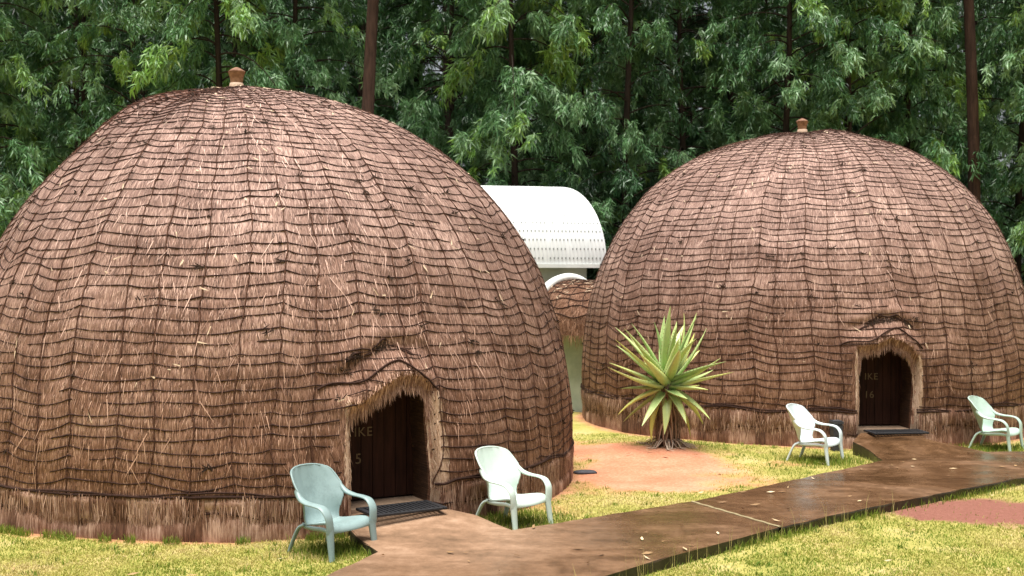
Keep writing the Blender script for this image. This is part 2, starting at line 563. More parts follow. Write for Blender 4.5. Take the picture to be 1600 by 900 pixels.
    uu = g.uniform(0, 2 * math.pi, ns); zz = np.where(g.random(ns) < .4, g.uniform(.10, H.skirt * .55, ns), g.uniform(H.skirt * .5, H.skirt + .04, ns))
    keep = np.cos(uu - facing) > -.35
    uu = uu[keep]; zz = zz[keep]
    w = np.interp(zz, H.zz, H.S); t, z = H.loc(uu, w)
    d = np.full(len(uu), 9.0); near = np.abs(t) < 1.2
    if near.any(): d[near] = sdf(t[near], np.maximum(z[near], .02), H.poly)[0]
    uu = uu[d > .05]; w = w[d > .05]; zz = zz[d > .05]; m = len(uu)
    b = uu * H.R / .17; bi = np.floor(b + .5 * vn(b * .6, b * 0, 5)).astype(int) % 4000
    tid2 = g.uniform(0, 1, 4000); rtone = np.random.default_rng(H.seed + 100)
    ln = g.uniform(.10, .26, m)
    f = lambda th, v, off: H.base(th, v, H.D(th, v) * .85 + .026 + off)
    straw(sk, f, uu, w, g.normal(0, .02, m) / H.R, -ln, g.uniform(.005, .011, m), np.full(m, .004), g.uniform(.005, .035, m), np.clip(tid[0, 0] * 0 + tid2[bi] * .6 + g.normal(.25, .2, m), 0, 1.2))
    sk.build('thatch_skirt', M_SKIRT, root)

    # ---- rope net
    rp = MB()
    for i in range(H.NR):
        K = H.NM
        fr = np.linspace(0, 1, 5)[:-1]
        ths = []; vs = []
        for k in range(K):
            a = H.ms[k]; b = H.ms[(k + 1) % K]; span = (b - a) % (2 * math.pi)
            k1 = (k + 1) % K
            ths.append(a + fr * span)
            vs.append(H.rs[i] + H.O[i, k] * (1 - fr) + H.O[i, k1] * fr - H.sag[i, k] * 4 * fr * (1 - fr))
        th = np.concatenate(ths + [[ths[0][0] + 2 * math.pi]]); v = np.concatenate(vs + [[vs[0][0]]])
        v = np.minimum(v, H.L - .05)
        th = th - H.warp(th % (2 * math.pi), v)
        rad = .0046 + .0034 * vn(th * 14, v * 7, H.seed + 21) + .001 * g.normal(0, 1, len(th))
        off = .008 + .005 * vn(th * 40, v * 3, H.seed + 31)
        # here and there the cord has slipped out of sight under the straw
        hide = vn(th * 8, v * 5 + i * 3.7, H.seed + 41) > .91
        off = np.where(hide, -.02, off)
        H.seg(rp, th, v, off, np.maximum(rad, .0038), 5)
    # heavy ropes at the top and middle of the skirt
    for zc, wob, rad in ((H.skirt + .03, .012, .013), (H.skirt + .05, .02, .009)):
        th = np.linspace(0, 2 * math.pi, 420)
        zz = zc + wob * np.sin(th * 17 + H.seed) + np.interp(th * H.R * 2, np.arange(400), g.uniform(-.03, .03, 400), period=400) * .8
        H.seg(rp, th, np.interp(zz, H.zz, H.S), .02 + .008 * np.sin(th * 31), rad * (1 + .25 * (vn(th * 30, th * 0, 3) - .5)), 6)
    th = np.linspace(0, 2 * math.pi, 500)
    zz = H.skirt * .5 + .04 * np.sin(th * 9 + H.seed) + .03 * np.sin(th * 23)
    H.seg(rp, th, np.interp(zz, H.zz, H.S), .022 + 0 * th, .009 + 0 * th, 5)
    # lumpy rope along the crease over the door hood, and one across the hood
    ztop = H.poly[:, 1].max()
    for dist, rad, off, lump in ((.35, .010, .008, .9), (.38, .008, .014, .9), (.15, .010, .018, .2)):
        tt = np.linspace(-.40, .40, 70) if dist > .2 else np.linspace(-.66, .5, 60)
        base = np.interp(tt, [-.7, -.42, -.1, .15, .4, .62], [ztop - .24, ztop - .14, ztop - .03, ztop, ztop - .1, ztop - .3])
        if dist > .2: zz = base + dist * (1 - .25 * np.abs(tt)) + .025 * np.sin(tt * 16 + H.seed) + .05 * (vn(tt * 12, tt * 0 + dist * 90, H.seed + 8) - .5)
        else: zz = base + dist + .05 * np.sin(tt * 9 + .6)
        thh = H.az + tt / H.R
        H.seg(rp, thh, np.interp(zz, H.zz, H.S), off, rad * (1 + lump * (vn(tt * 14, tt * 0 + dist * 50, H.seed) - .5) * 2), 7)
    rp.build('rope_net', M_ROPE, root)
    tf = MB(); m = 230; tt = g.uniform(-.38, .36, m); tt = tt[vn(tt * 9, tt * 0, H.seed + 3) > .38]; m = len(tt)
    zz = np.interp(tt, [-.7, -.42, -.1, .15, .4, .62], [ztop - .24, ztop - .14, ztop - .03, ztop, ztop - .1, ztop - .3]) + .365 * (1 - .25 * np.abs(tt)) + .025 * np.sin(tt * 16 + H.seed)
    straw(tf, H.pos, H.az + tt / H.R, np.interp(zz + g.normal(0, .018, m), H.zz, H.S), g.normal(0, .03, m) / H.R, -g.uniform(.02, .08, m), g.uniform(.006, .012, m), np.full(m, .012), g.uniform(.01, .035, m), np.full(m, .4))
    tag(tf.build('crease_tufts', M_DARK, root), kind='stuff')
    cp = MB()
    for k in range(H.NM):
        top = H.L - .06 if k % 2 == 0 else H.L * g.uniform(.86, .95)
        v = np.arange(H.skirt + .02, top, .055)
        th = H.ms[k] - H.warp(H.ms[k] + 0 * v, v)
        r = np.interp(v, H.S, H.rr)
        th = th + .008 * (vn(v * 9, v * 0 + k, H.seed) - .5) / np.maximum(r, .5) * 3.8
        rad = (.0058 - .0022 * sstep(1.5, 4.5, v)) + .0022 * vn(v * 4, v * 0 + k * 3.3, H.seed + 2)
        H.seg(cp, th, v, 0.009 + .005 * vn(v * 6, v * 0 + k * 7.7, H.seed + 4), rad, 5)
    cp.build('upright_cords', M_ROPE2, root)

    # ---- pale unweathered straw folded round the sides of the doorway
    zt = H.poly[:, 1].max()
    def jamb(side, wide, n):
        zz = g.uniform(.06, zt - .10, n)
        ed = H.poly[1:-1] if side > 0 else H.poly[:3]
        if side > 0:
            k = int(np.argmax(H.poly[:, 0] * (H.poly[:, 1] < zt - .05)))
            rp_ = H.poly[[i for i in range(len(H.poly)) if H.poly[i, 0] > .2 and H.poly[i, 1] < zt - .04]][::-1]
            te = np.interp(zz, rp_[:, 1], rp_[:, 0])
        else:
            te = np.full(n, H.poly[0, 0])
        w_ = wide * (.75 + .5 * vn(zz * 5, zz * 0, H.seed + 50))
        tt = te + side * (g.uniform(-.025, 1, n) ** 1.0 * w_ + .004)
        jb = MB(); ln = g.uniform(.07, .18, n)
        straw(jb, H.pos, H.az + tt / H.R, np.interp(zz, H.zz, H.S), g.normal(0, .010, n) / H.R, -ln, g.uniform(.006, .012, n), np.full(n, .005), g.uniform(.005, .016, n), np.clip(g.normal(.6, .22, n), 0, 1.1))
        o = jb.build('door_jamb', M_PALE, root)
        return o
    jamb(1, .15 if number == '5' else .09, 3800)
    jamb(-1, .055, 1500)

    # ---- door, sill
    Mz = np.array([[math.cos(H.az), -math.sin(H.az), 0], [math.sin(H.az), math.cos(H.az), 0], [0, 0, 1]])
    rd = H.R
    def W(t, n, z):       # t right along the wall, n outward
        return np.array([H.c[0], H.c[1], 0]) + Mz @ np.array([t, -(rd + n), z])
    ztop = H.poly[:, 1].max(); tl = H.poly[0, 0]
    dr = empty('door_tmp') ; bpy.data.objects.remove(dr)
    dmb = MB()
    pw = .118; x0 = tl - .08; inset = -.48
    for k in range(9):
        dmb.box(W(x0 + pw * (k + .5), inset, H.floor + .02 + (ztop + .1 - H.floor) / 2), (pw - .006, .045, ztop + .1 - H.floor), Mz)
    dmb.box(W(x0 + pw * 4.5, inset - .04, H.floor + .6), (pw * 9, .03, 1.1), Mz)
    door = dmb.build('door', M_DOOR, root)
    kn = MB()
    kc = W(x0 + pw * 7.6, inset + .05, H.floor + .50)
    ang = np.linspace(0, math.pi, 9)
    kn.lathe(np.stack([np.sin(ang) * .022, -np.cos(ang) * .022], -1), 14, kc)
    kn.build('handle', M_BRASS, door)
    def text(body, t, z, size):
        cu = bpy.data.curves.new('lettering', 'FONT'); cu.body = body; cu.size = size; cu.extrude = .002
        cu.space_character = 1.12
        to = bpy.data.objects.new('lettering_tmp', cu); COL.objects.link(to)
        dg = bpy.context.evaluated_depsgraph_get()
        me = bpy.data.meshes.new_from_object(to.evaluated_get(dg)); bpy.data.objects.remove(to)
        me.name = 'lettering'; me.materials.clear(); me.materials.append(M_LETTER)
        o = bpy.data.objects.new('lettering', me); COL.objects.link(o)
        p = W(t, inset + .026, z)
        o.matrix_world = Matrix.Translation(p) @ Matrix.Rotation(H.az, 4, 'Z') @ Matrix.Rotation(math.pi / 2, 4, 'X')
        o.parent = door
    if number == '5':
        text('IKE', tl + .20, H.floor + .62, .125); text('5', tl + .21, H.floor + .36, .14)
    else:
        text('IKE', tl + .24, H.floor + .66, .13); text('16', tl + .235, H.floor + .40, .14)
    sl = MB()
    sl.box(W((H.poly[0, 0] + H.poly[-1, 0]) / 2, -.36, H.floor - .13), (.86, .56, .26), Mz)
    sl.build('door_sill', M_CONC, root)

    # ---- finial
    apex = Vector(H.base(np.array([0.]), np.array([H.L]), np.array([0.]))[0])
    fn = MB()
    fn.lathe([(.0, .10), (.082, .10), (.088, .17), (.115, .25), (.118, .262)], 8, apex, smooth=False)
    fo = fn.build('finial', M_FINIAL, root); fo.matrix_world = Matrix.Translation(apex) @ Matrix.Scale(.9, 4) @ Matrix.Translation(-apex)
    f2 = MB(); f2.lathe([(.118, .255), (.112, .268), (.06, .30), (.02, .318), (.0, .32)], 8, apex, smooth=False)
    f2.build('finial_cap', M_FINIALTOP, fo)
    f3 = MB(); f3.lathe([(.0, -.05), (.09, -.05), (.095, .0), (.097, .07), (.088, .108), (.0, .108)], 16, apex)
    f3.build('finial_band', M_FINIALBAND, fo)

    # ---- knots and litter caught in the net
    kb = MB(); fb = MB()
    for _ in range(260):
        i = g.integers(2, H.NR); k = g.integers(0, H.NM)
        th0 = H.ms[k]; v0 = min(H.rs[i] + H.O[i, k], H.L - .15)
        if g.random() < .4: th0 += g.uniform(0, .1); 
        dd, _, _ = H.sd(np.array([th0]), np.array([v0]))
        if dd[0] < .1: continue
        m = int(g.integers(4, 10)); rr = max(np.interp(v0, H.S, H.rr), .3)
        sz = g.uniform(.02, .055)
        straw(kb, H.posp, th0 + g.normal(0, sz * .6, m) / rr, v0 + g.normal(0, sz * .3, m), g.normal(0, sz, m) / rr, g.normal(0, sz * .7, m), g.uniform(.010, .02, m), np.full(m, .012), g.uniform(.01, .05, m), np.full(m, .5))
    kb.build('rope_knots', M_DARK, root)
    nf = 420
    v0 = H.L * (1 - g.uniform(0, 1, nf) ** 1.5 * .85); v0 = np.clip(v0, .7, H.L - .1)
    th0 = g.uniform(0, 2 * math.pi, nf); rr = np.maximum(np.interp(v0, H.S, H.rr), .2)
    ok = H.sd(th0, v0)[0] > .1
    th0 = th0[ok]; v0 = v0[ok]; rr = rr[ok]; nf = len(v0)
    a = g.uniform(0, 2 * math.pi, nf); L = g.uniform(.03, .12, nf)
    straw(fb, H.posp, th0, v0, np.cos(a) * L / rr, np.sin(a) * L, g.uniform(.008, .02, nf), np.full(nf, .022), np.full(nf, .026), np.full(nf, .5))
    tag(fb.build('roof_litter', M_FLAKE, root), kind='stuff')
    return root


P1 = [(-.37, -.2), (-.37, .3), (-.37, 1.10), (-.28, 1.115), (-.17, 1.19), (-.04, 1.27), (.12, 1.35), (.32, 1.35), (.42, 1.27), (.43, .8), (.45, .4), (.46, -.2)]
P2 = [(-.40, -.2), (-.40, .4), (-.40, 1.34), (-.28, 1.36), (-.13, 1.39), (0, 1.45), (.14, 1.42), (.28, 1.34), (.38, 1.20), (.40, .85), (.36, .45), (.36, -.2)]
H1 = Hut(-2.87, 13.82, 3.60, 4.58, -.43, R_(28.7), .20, P1, 58, 7, .36, 2.04)
H2 = Hut(4.92, 19.62, 3.73, 4.79, .02, R_(4.2), .25, P2, 58, 23, .47, 2.30)
build_hut(H1, 'large thatched beehive hut with a wide low doorway marked 5, nearest the camera', 760, 220, 95000, '5', R_(20))
build_hut(H2, 'thatched beehive hut farther off beyond the aloe, with a doorway marked 16', 640, 200, 70000, '16', R_(-12))

# ------------------------------------------------------------------ ground
def hut_dist(x, y):
    return np.minimum(np.hypot(x - H1.c[0], y - H1.c[1]) - H1.R, np.hypot(x - H2.c[0], y - H2.c[1]) - H2.R)


def PP(lst, z=.08):
    return np.array([G(p[0], p[1], p[2] if len(p) > 2 else z) for p in lst])


near_edge = [(600, 1003), (780, 950), (930, 905), (1000, 884), (1070, 864), (1140, 846), (1220, 824), (1310, 803), (1400, 785), (1500, 765), (1600, 746), (1760, 722)]
PATH_A = PP([(300, 1010), (420, 948), (505, 902), (590, 862), (700, 845), (800, 828), (940, 806), (1080, 783), (1150, 803), (1218, 824)] + near_edge[:6][::-1])
PATH_B = PP([(1083, 783), (1230, 752), (1380, 719), (1460, 711), (1542, 706), (1600, 705), (1780, 690)] + near_edge[7:][::-1] + [(1222, 824), (1155, 803)])
AP1 = [(590, 862), (566, 846, .09), (548, 830, .10), (545, 806, .16), (556, 792, .19), (668, 792, .19), (706, 796, .17), (745, 805, .12), (775, 818, .09), (800, 828), (700, 845)]
AP2 = [(1380, 719), (1358, 703, .12), (1333, 690, .17), (1345, 676, .23), (1436, 676, .23), (1450, 686, .20), (1495, 696, .14), (1542, 706), (1460, 711)]
APRON1 = PP(AP1); APRON2 = PP(AP2)
SOIL = np.array([G(*p)[:2] for p in [(870, 690), (925, 694), (1010, 693), (1090, 708), (1190, 728), (1210, 745), (1120, 762), (1010, 776), (900, 772), (850, 790), (830, 775)]])
DARK = np.array([G(*p)[:2] for p in [(1395, 803), (1440, 786), (1520, 779), (1640, 776), (1700, 800), (1640, 823), (1530, 824), (1440, 816)]])
ALOE = G(1042, 708)


def masks(x, y):
    n1 = fbm(x * 1.3, y * 1.3, 51); n2 = fbm(x * 5, y * 5, 57)
    s = sdf(x, y, SOIL)[0] + (n1 - .5) * 1.5 + (n2 - .5) * .8
    soil = sstep(.42, -.45, s)
    hd = hut_dist(x, y)
    soil = np.maximum(soil, .8 * sstep(.20, .02, hd + (n2 - .5) * .3))
    dark = sstep(.10, -.10, sdf(x, y, DARK)[0] + (n1 - .5) * .5 + (n2 - .5) * .45)
    wood = sstep(21.0, 24.0, y + (n1 - .5) * 3)
    return soil, dark, wood


def ground_z(x, y):
    m = .10 * np.exp(-((x - ALOE[0]) ** 2 + (y - ALOE[1]) ** 2) / 1.1 ** 2)
    far = sstep(60, 200, np.hypot(x, y))
    return m + .035 * (fbm(x * .8, y * .8, 71) - .5) * (1 - far) - .01


xs = np.concatenate([[-900, -400, -200, -100, -60, -40, -25, -18, -13], np.arange(-10, 11, .09), [13, 18, 25, 40, 60, 100, 200, 400, 900]])
ys = np.concatenate([[-900, -300, -100, -40, -15, -5, 0, 4, 6.5], np.arange(8, 22, .09), [23, 24, 26, 29, 33, 38, 45, 60, 100, 200, 400, 900]])
X, Y = np.meshgrid(xs, ys, indexing='ij')
gm = MB()
soil, dark, wood = masks(X, Y)
gm.grid(np.stack([X, Y, ground_z(X, Y)], -1), tone=soil, uv=np.stack([dark, wood], -1))


def ground_mat():
    k = NT('ground_cover', .95, .15)
    sv = k.attr('surf', 'Vector'); sep = k.n('ShaderNodeSeparateXYZ'); k.l(sv, sep.inputs[0])
    a = k.noise(1.6, 5); b = k.noise(28, 4); c = k.noise(150, 3); d = k.noise(.5, 2)
    turf = k.ramp(k.math('ADD', k.math('MULTIPLY', a, .6), k.math('MULTIPLY', b, .4)), [(.32, (.19, .20, .04)), (.5, (.36, .32, .09)), (.68, (.52, .38, .20))])
    soilc = k.ramp(k.math('ADD', k.math('MULTIPLY', a, .5), k.math('MULTIPLY', b, .5)), [(.3, (.33, .125, .062)), (.52, (.50, .222, .130)), (.72, (.62, .36, .24))])
    darkc = k.ramp(k.math('ADD', k.math('MULTIPLY', b, .5), k.math('MULTIPLY', c, .5)), [(.3, (.15, .06, .042)), (.5, (.22, .092, .066)), (.7, (.28, .13, .10))])
    woodc = k.ramp(b, [(.3, (.02, .014, .01)), (.7, (.06, .04, .025))])
    x = k.mix(k.attr('tone'), turf, soilc); x = k.mix(sep.outputs[0], x, darkc); x = k.mix(sep.outputs[1], x, woodc)
    k.color(x); k.bump(k.math('ADD', b, c), .5, .02)
    return k.m


tag(gm.build('ground', ground_mat()), kind='structure')


# ------------------------------------------------------------------ path slabs
def concrete(name):
    k = NT(name, .5, .35)
    a = k.noise(.9, 5, None, .65, .6); b = k.noise(7, 6, None, .75); c2 = k.noise(120, 3)
    st = k.noise(1, 4, k.coord((.8, 3.6, 1)), .6)
    x = k.math('ADD', k.math('MULTIPLY', a, .42), k.math('MULTIPLY', b, .34)); x = k.math('ADD', x, k.math('MULTIPLY', st, .3))
    x = k.math('ADD', x, k.math('MULTIPLY', c2, .2)); x = k.math('SUBTRACT', x, .13)
    wet = k.ramp(x, [(.34, (.028, .014, .006)), (.5, (.098, .051, .024)), (.63, (.205, .115, .062)), (.78, (.38, .26, .175))])
    dry = k.ramp(x, [(.33, (.085, .05, .026)), (.5, (.245, .145, .085)), (.68, (.46, .305, .205))])
    p = k.n('ShaderNodeVectorMath', operation='DISTANCE'); g = k.n('ShaderNodeNewGeometry').outputs['Position']
    k.l(g, p.inputs[0]); p.inputs[1].default_value = (-.75, 10.1, .1)     # the drained, trodden place before the nearer door
    d = k.math('ADD', k.math('MULTIPLY', p.outputs['Value'], .55), k.math('MULTIPLY', k.math('SUBTRACT', a, .5), 1.6))
    w = k.ramp(d, [(.35, (0, 0, 0)), (1.0, (1, 1, 1))])
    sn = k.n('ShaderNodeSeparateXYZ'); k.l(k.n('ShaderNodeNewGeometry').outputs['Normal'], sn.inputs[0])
    edge_tint = k.ramp(sn.outputs[2], [(.25, (1, 1, 1)), (.6, (0, 0, 0))])      # the side faces of the slab are tinted a dark olive brown
    k.color(k.mix(edge_tint, k.mix(w, dry, wet), k.ramp(b, [(.35, (.012, .011, .006)), (.7, (.05, .042, .022))])))
    rr = k.ramp(a, [(.38, (.10, .10, .10)), (.66, (.55, .55, .55))])
    k.l(k.mix(w, (.55, .55, .55), rr), k.b.inputs['Roughness'])
    k.bump(k.math('ADD', b, k.math('MULTIPLY', c2, .6)), .3, .008)
    return k.m


M_WET = M_DRY = concrete('damp_concrete')


def slab(name, polys, mat, thick=.22):
    bm = bmesh.new(); known = {}
    def V(p):
        key = tuple(np.round(p, 3))
        if key not in known: known[key] = bm.verts.new(p)
        return known[key]
    fs = []
    for pts in polys:
        vs = []
        n = len(pts)
        for i in range(n):
            a = pts[i]; b = pts[(i + 1) % n]; k = max(1, int(np.linalg.norm(b - a) / .16))
            for j in range(k):
                q = a + (b - a) * j / k
                if j:
                    h = np.round(q, 2); q = q + .013 * np.array([vn(h[0] * 91.7, h[1] * 57.3, 1) - .5, vn(h[0] * 63.1, h[1] * 83.9, 2) - .5, 0]) * 2
                vs.append(V(q))
        fs.append(bm.faces.new(vs))
    bmesh.ops.recalc_face_normals(bm, faces=bm.faces)
    for f in fs:
        f.normal_update()
        if f.normal.z < 0: f.normal_flip()
    r = bmesh.ops.extrude_face_region(bm, geom=fs)
    nf = {e for e in r['geom'] if isinstance(e, bmesh.types.BMFace)}
    new = {e for e in r['geom'] if isinstance(e, bmesh.types.BMVert)}
    for v in bm.verts:
        if v not in new: v.co.z -= thick
    up = [e for e in r['geom'] if isinstance(e, bmesh.types.BMEdge) and sum(f in nf for f in e.link_faces) == 1]
    bmesh.ops.bevel(bm, geom=up, offset=.018, segments=2, affect='EDGES', profile=.6)
    bmesh.ops.triangulate(bm, faces=[f for f in bm.faces if len(f.verts) > 4])
    bmesh.ops.recalc_face_normals(bm, faces=bm.faces)
    me = bpy.data.meshes.new(name); bm.to_mesh(me); bm.free(); me.materials.append(mat)
    o = bpy.data.objects.new(name, me); COL.objects.link(o)
    return tag(o, kind='structure')


slab('path', [PATH_A, APRON1], M_WET)
slab('path', [PATH_B, APRON2], M_WET)
M_SEAM = simple('seam_mortar', (.20, .15, .08), (.30, .25, .14), 20, .8)
sm = MB(); a = G(1082, 784, .082); b = G(1219, 823.5, .082)
tt = np.linspace(0, 1, 40)[:, None]
sm.tube(a + (b - a) * tt + np.stack([.006 * np.sin(tt[:, 0] * 40), 0 * tt[:, 0], 0 * tt[:, 0]], -1), .02, 6, squash=.006)
tag(sm.build('path_seam', M_SEAM), kind='structure')


# ------------------------------------------------------------------ grass
def on_path(x, y):
    m = np.zeros(x.shape, bool)
    for p in (PATH_A, PATH_B, APRON1, APRON2): m |= in_poly(x, y, p)
    return m


def blades(mb, x, y, h, w, tone, leanf=.5):
    n = len(x); z = ground_z(x, y)
    a = rng.uniform(0, 2 * math.pi, n); L = rng.uniform(0, leanf, n) * h
    lx = np.cos(a) * L; ly = np.sin(a) * L
    b = rng.uniform(0, 2 * math.pi, n); wx = np.cos(b) * w / 2; wy = np.sin(b) * w / 2
    P = np.stack([np.stack([x - wx, y - wy, z - .004], -1), np.stack([x + wx, y + wy, z - .004], -1),
                  np.stack([x + lx * .35 + wx * .7, y + ly * .35 + wy * .7, z + h * .55], -1), np.stack([x + lx * .35 - wx * .7, y + ly * .35 - wy * .7, z + h * .55], -1),
                  np.stack([x + lx, y + ly, z + h * .95], -1)], 1)
    i = np.arange(n) * 5
    mb.add(P.reshape(-1, 3), np.stack([i, i + 1, i + 2, i + 3], -1), np.stack([i + 3, i + 2, i + 4], -1), tone=np.repeat(tone, 5), smooth=False)


lawn = MB()
N = 380000
yy = 8.4 + (17.5 - 8.4) * rng.random(N) ** 1.5; xx = rng.uniform(-.53, .53, N) * yy
soil, dark, wood = masks(xx, yy)
pat = fbm(xx * 1.1, yy * 1.1, 91); pat2 = fbm(xx * 4, yy * 4, 95)
dens = np.clip(sstep(.30, .52, pat * .6 + pat2 * .4) * .85 + .15, 0, 1) * (1 - soil) ** 1.5 * (1 - .97 * dark)
hd = hut_dist(xx, yy)
ok = (rng.random(N) < dens) & ~on_path(xx, yy) & (hd > -.03)
xx = xx[ok]; yy = yy[ok]; pp = pat[ok]; p2 = pat2[ok]
tone = np.clip(.50 + (pp - .5) * 1.6 + (p2 - .5) * .8 + rng.normal(0, .12, len(xx)), 0, 1)
blades(lawn, xx, yy, rng.uniform(.010, .028, len(xx)), rng.uniform(.005, .010, len(xx)), tone, 1.6)
# taller tufts along slab edges, hut feet and chair legs
tx = []; ty = []
def edge_tufts(pts, n, spread):
    pts = np.asarray(pts)[:, :2]
    seg = np.linalg.norm(np.diff(pts, axis=0), axis=1); cs = np.concatenate([[0], np.cumsum(seg)])
    s = rng.uniform(0, cs[-1], n); s = s[rng.random(n) < sstep(.35, .7, vn(s * 1.7, s * 0, 33)) + .12]
    tx.append(np.interp(s, cs, pts[:, 0]) + rng.normal(0, spread, len(s))); ty.append(np.interp(s, cs, pts[:, 1]) + rng.normal(0, spread, len(s)))
edge_tufts(PP(near_edge), 5200, .06)
edge_tufts(PP([(300, 1010), (505, 902), (590, 862)]), 1600, .06)
edge_tufts(PP([(800, 828), (1080, 783), (1380, 719), (1335, 690)]), 1800, .05)
edge_tufts(PP([(592, 861), (542, 828)]), 700, .05)
edge_tufts(PP([(798, 828), (735, 800)]), 700, .07)
edge_tufts(PP([(1542, 704), (1480, 692)]), 300, .06)
for cx_, cy_ in ((545, 860), (812, 812), (1290, 722), (1560, 702)):
    q = G(cx_, cy_); m = 1500
    tx.append(q[0] + rng.normal(0, .28, m)); ty.append(q[1] + rng.normal(0, .22, m))
aa = np.linspace(R_(-45), R_(25), 3000) + rng.normal(0, .01, 3000)
aa = aa[vn(aa * 30, aa * 0, 8) > .5]
tx.append(H1.c[0] + np.sin(aa) * (H1.R + rng.uniform(.06, .16, len(aa)))); ty.append(H1.c[1] - np.cos(aa) * (H1.R + rng.uniform(.06, .16, len(aa))))
tx = np.concatenate(tx); ty = np.concatenate(ty)
ok = ~on_path(tx, ty) & (hut_dist(tx, ty) > .05); tx = tx[ok]; ty = ty[ok]
blades(lawn, tx, ty, rng.uniform(.03, .10, len(tx)), rng.uniform(.005, .009, len(tx)), np.clip(rng.normal(.22, .18, len(tx)), 0, 1), .7)
wn = 420; wy = rng.uniform(8.6, 16.5, wn); wx = rng.uniform(-.5, .5, wn) * wy; keep = masks(wx, wy)[0] + masks(wx, wy)[1] < .6; wx = wx[keep]; wy = wy[keep]
wx = np.repeat(wx, 12) + rng.normal(0, .03, len(wx) * 12); wy = np.repeat(wy, 12) + rng.normal(0, .03, len(wy) * 12)
keep = ~on_path(wx, wy) & (hut_dist(wx, wy) > .05); wx = wx[keep]; wy = wy[keep]
blades(lawn, wx, wy, rng.uniform(.02, .06, len(wx)), rng.uniform(.007, .014, len(wx)), np.clip(rng.normal(.15, .12, len(wx)), 0, 1), 1.2)
# a few thin dry seed stalks at the near path edge
s = PP(near_edge)[:, :2]; k = rng.uniform(1.5, 8, 60); sx = np.interp(k, np.arange(len(s)), s[:, 0]); sy = np.interp(k, np.arange(len(s)), s[:, 1]) - .05
blades(lawn, sx, sy, rng.uniform(.12, .3, 60), np.full(60, .005), np.full(60, .9), .3)


def leaf_shader(name, stops, trans=.3, rough=.45, spec=.4, extra=0):
    k = NT(name, rough, spec)
    t = k.attr('tone')
    c = k.ramp(t, stops)
    k.color(c)
    tr = k.n('ShaderNodeBsdfTranslucent'); k.l(k.mix(.35, c, (.16, .26, .03)), tr.inputs['Color'])
    mx = k.n('ShaderNodeMixShader'); mx.inputs[0].default_value = trans
    out = k.t.nodes['Material Output']
    k.l(k.b.outputs[0], mx.inputs[1]); k.l(tr.outputs[0], mx.inputs[2]); k.l(mx.outputs[0], out.inputs[0])
    return k.m


M_GRASS = leaf_shader('grass_blade', [(0, (.09, .17, .018)), (.3, (.23, .29, .04)), (.6, (.42, .40, .10)), (1, (.56, .45, .21))], .25, .6, .2)
tag(lawn.build('lawn_grass', M_GRASS), 'short yellow green grass on both sides of the path', 'grass', kind='stuff')

# fallen leaves on lawn and path
lt = MB()
N = 300
yy = rng.uniform(8.7, 16.5, N); xx = rng.uniform(-.45, .5, N) * yy
pth = on_path(xx, yy); ok = (hut_dist(xx, yy) > .15) & (pth | (rng.random(N) < .5)); xx = xx[ok]; yy = yy[ok]; pth = pth[ok]; n = len(xx)
z = np.where(pth, .089, ground_z(xx, yy) + .022)
ap = in_poly(xx, yy, APRON1) | in_poly(xx, yy, APRON2)
xx = xx[~ap]; yy = yy[~ap]; z = z[~ap]; n = len(xx)
a = rng.uniform(0, 2 * math.pi, n); L = rng.uniform(.02, .06, n); wd = L * rng.uniform(.2, .4, n)
dx, dy = np.cos(a) * L, np.sin(a) * L; ex, ey = -np.sin(a) * wd, np.cos(a) * wd
P = np.stack([np.stack([xx - dx, yy - dy, z + .003], -1), np.stack([xx + ex, yy + ey, z + rng.uniform(.004, .015, n)], -1), np.stack([xx + dx, yy + dy, z + rng.uniform(.003, .02, n)], -1), np.stack([xx - ex, yy - ey, z + .002], -1)], 1)
i = np.arange(n) * 4
lt.add(P.reshape(-1, 3), np.stack([i, i + 1, i + 2, i + 3], -1), tone=np.repeat(rng.random(n), 4), smooth=False)
kk = NT('fallen_leaf', .7, .3); kk.color(kk.ramp(kk.attr('tone'), [(0, (.12, .06, .03)), (.5, (.38, .24, .11)), (1, (.62, .50, .32))]))
tag(lt.build('leaf_litter', kk.m), 'small dry leaves fallen on path and lawn', 'leaf litter', kind='stuff')

# flat dark stone by the hut foot
st = MB()
ph = np.linspace(-math.pi / 2, math.pi / 2, 8); aa = np.arange(14) / 14 * 2 * math.pi
q = G(914, 739)
Pn = np.stack([np.cos(ph)[:, None] * np.cos(aa)[None] * .15, np.cos(ph)[:, None] * np.sin(aa)[None] * .09, np.repeat(np.sin(ph)[:, None] * .03, 14, 1)], -1)
Pn = Pn * (1 + .35 * (vn(aa * 2, aa * 0, 4) - .5))[None, :, None]
st.grid(Pn + np.array([q[0], q[1], ground_z(q[0], q[1]) + .012]), closed_v=True)
tag(st.build('flat_stone', simple('slate', (.03, .03, .035), (.07, .07, .08), 20, .7)), 'flat dark grey stone on red soil at the right foot of the nearer hut', 'stone')

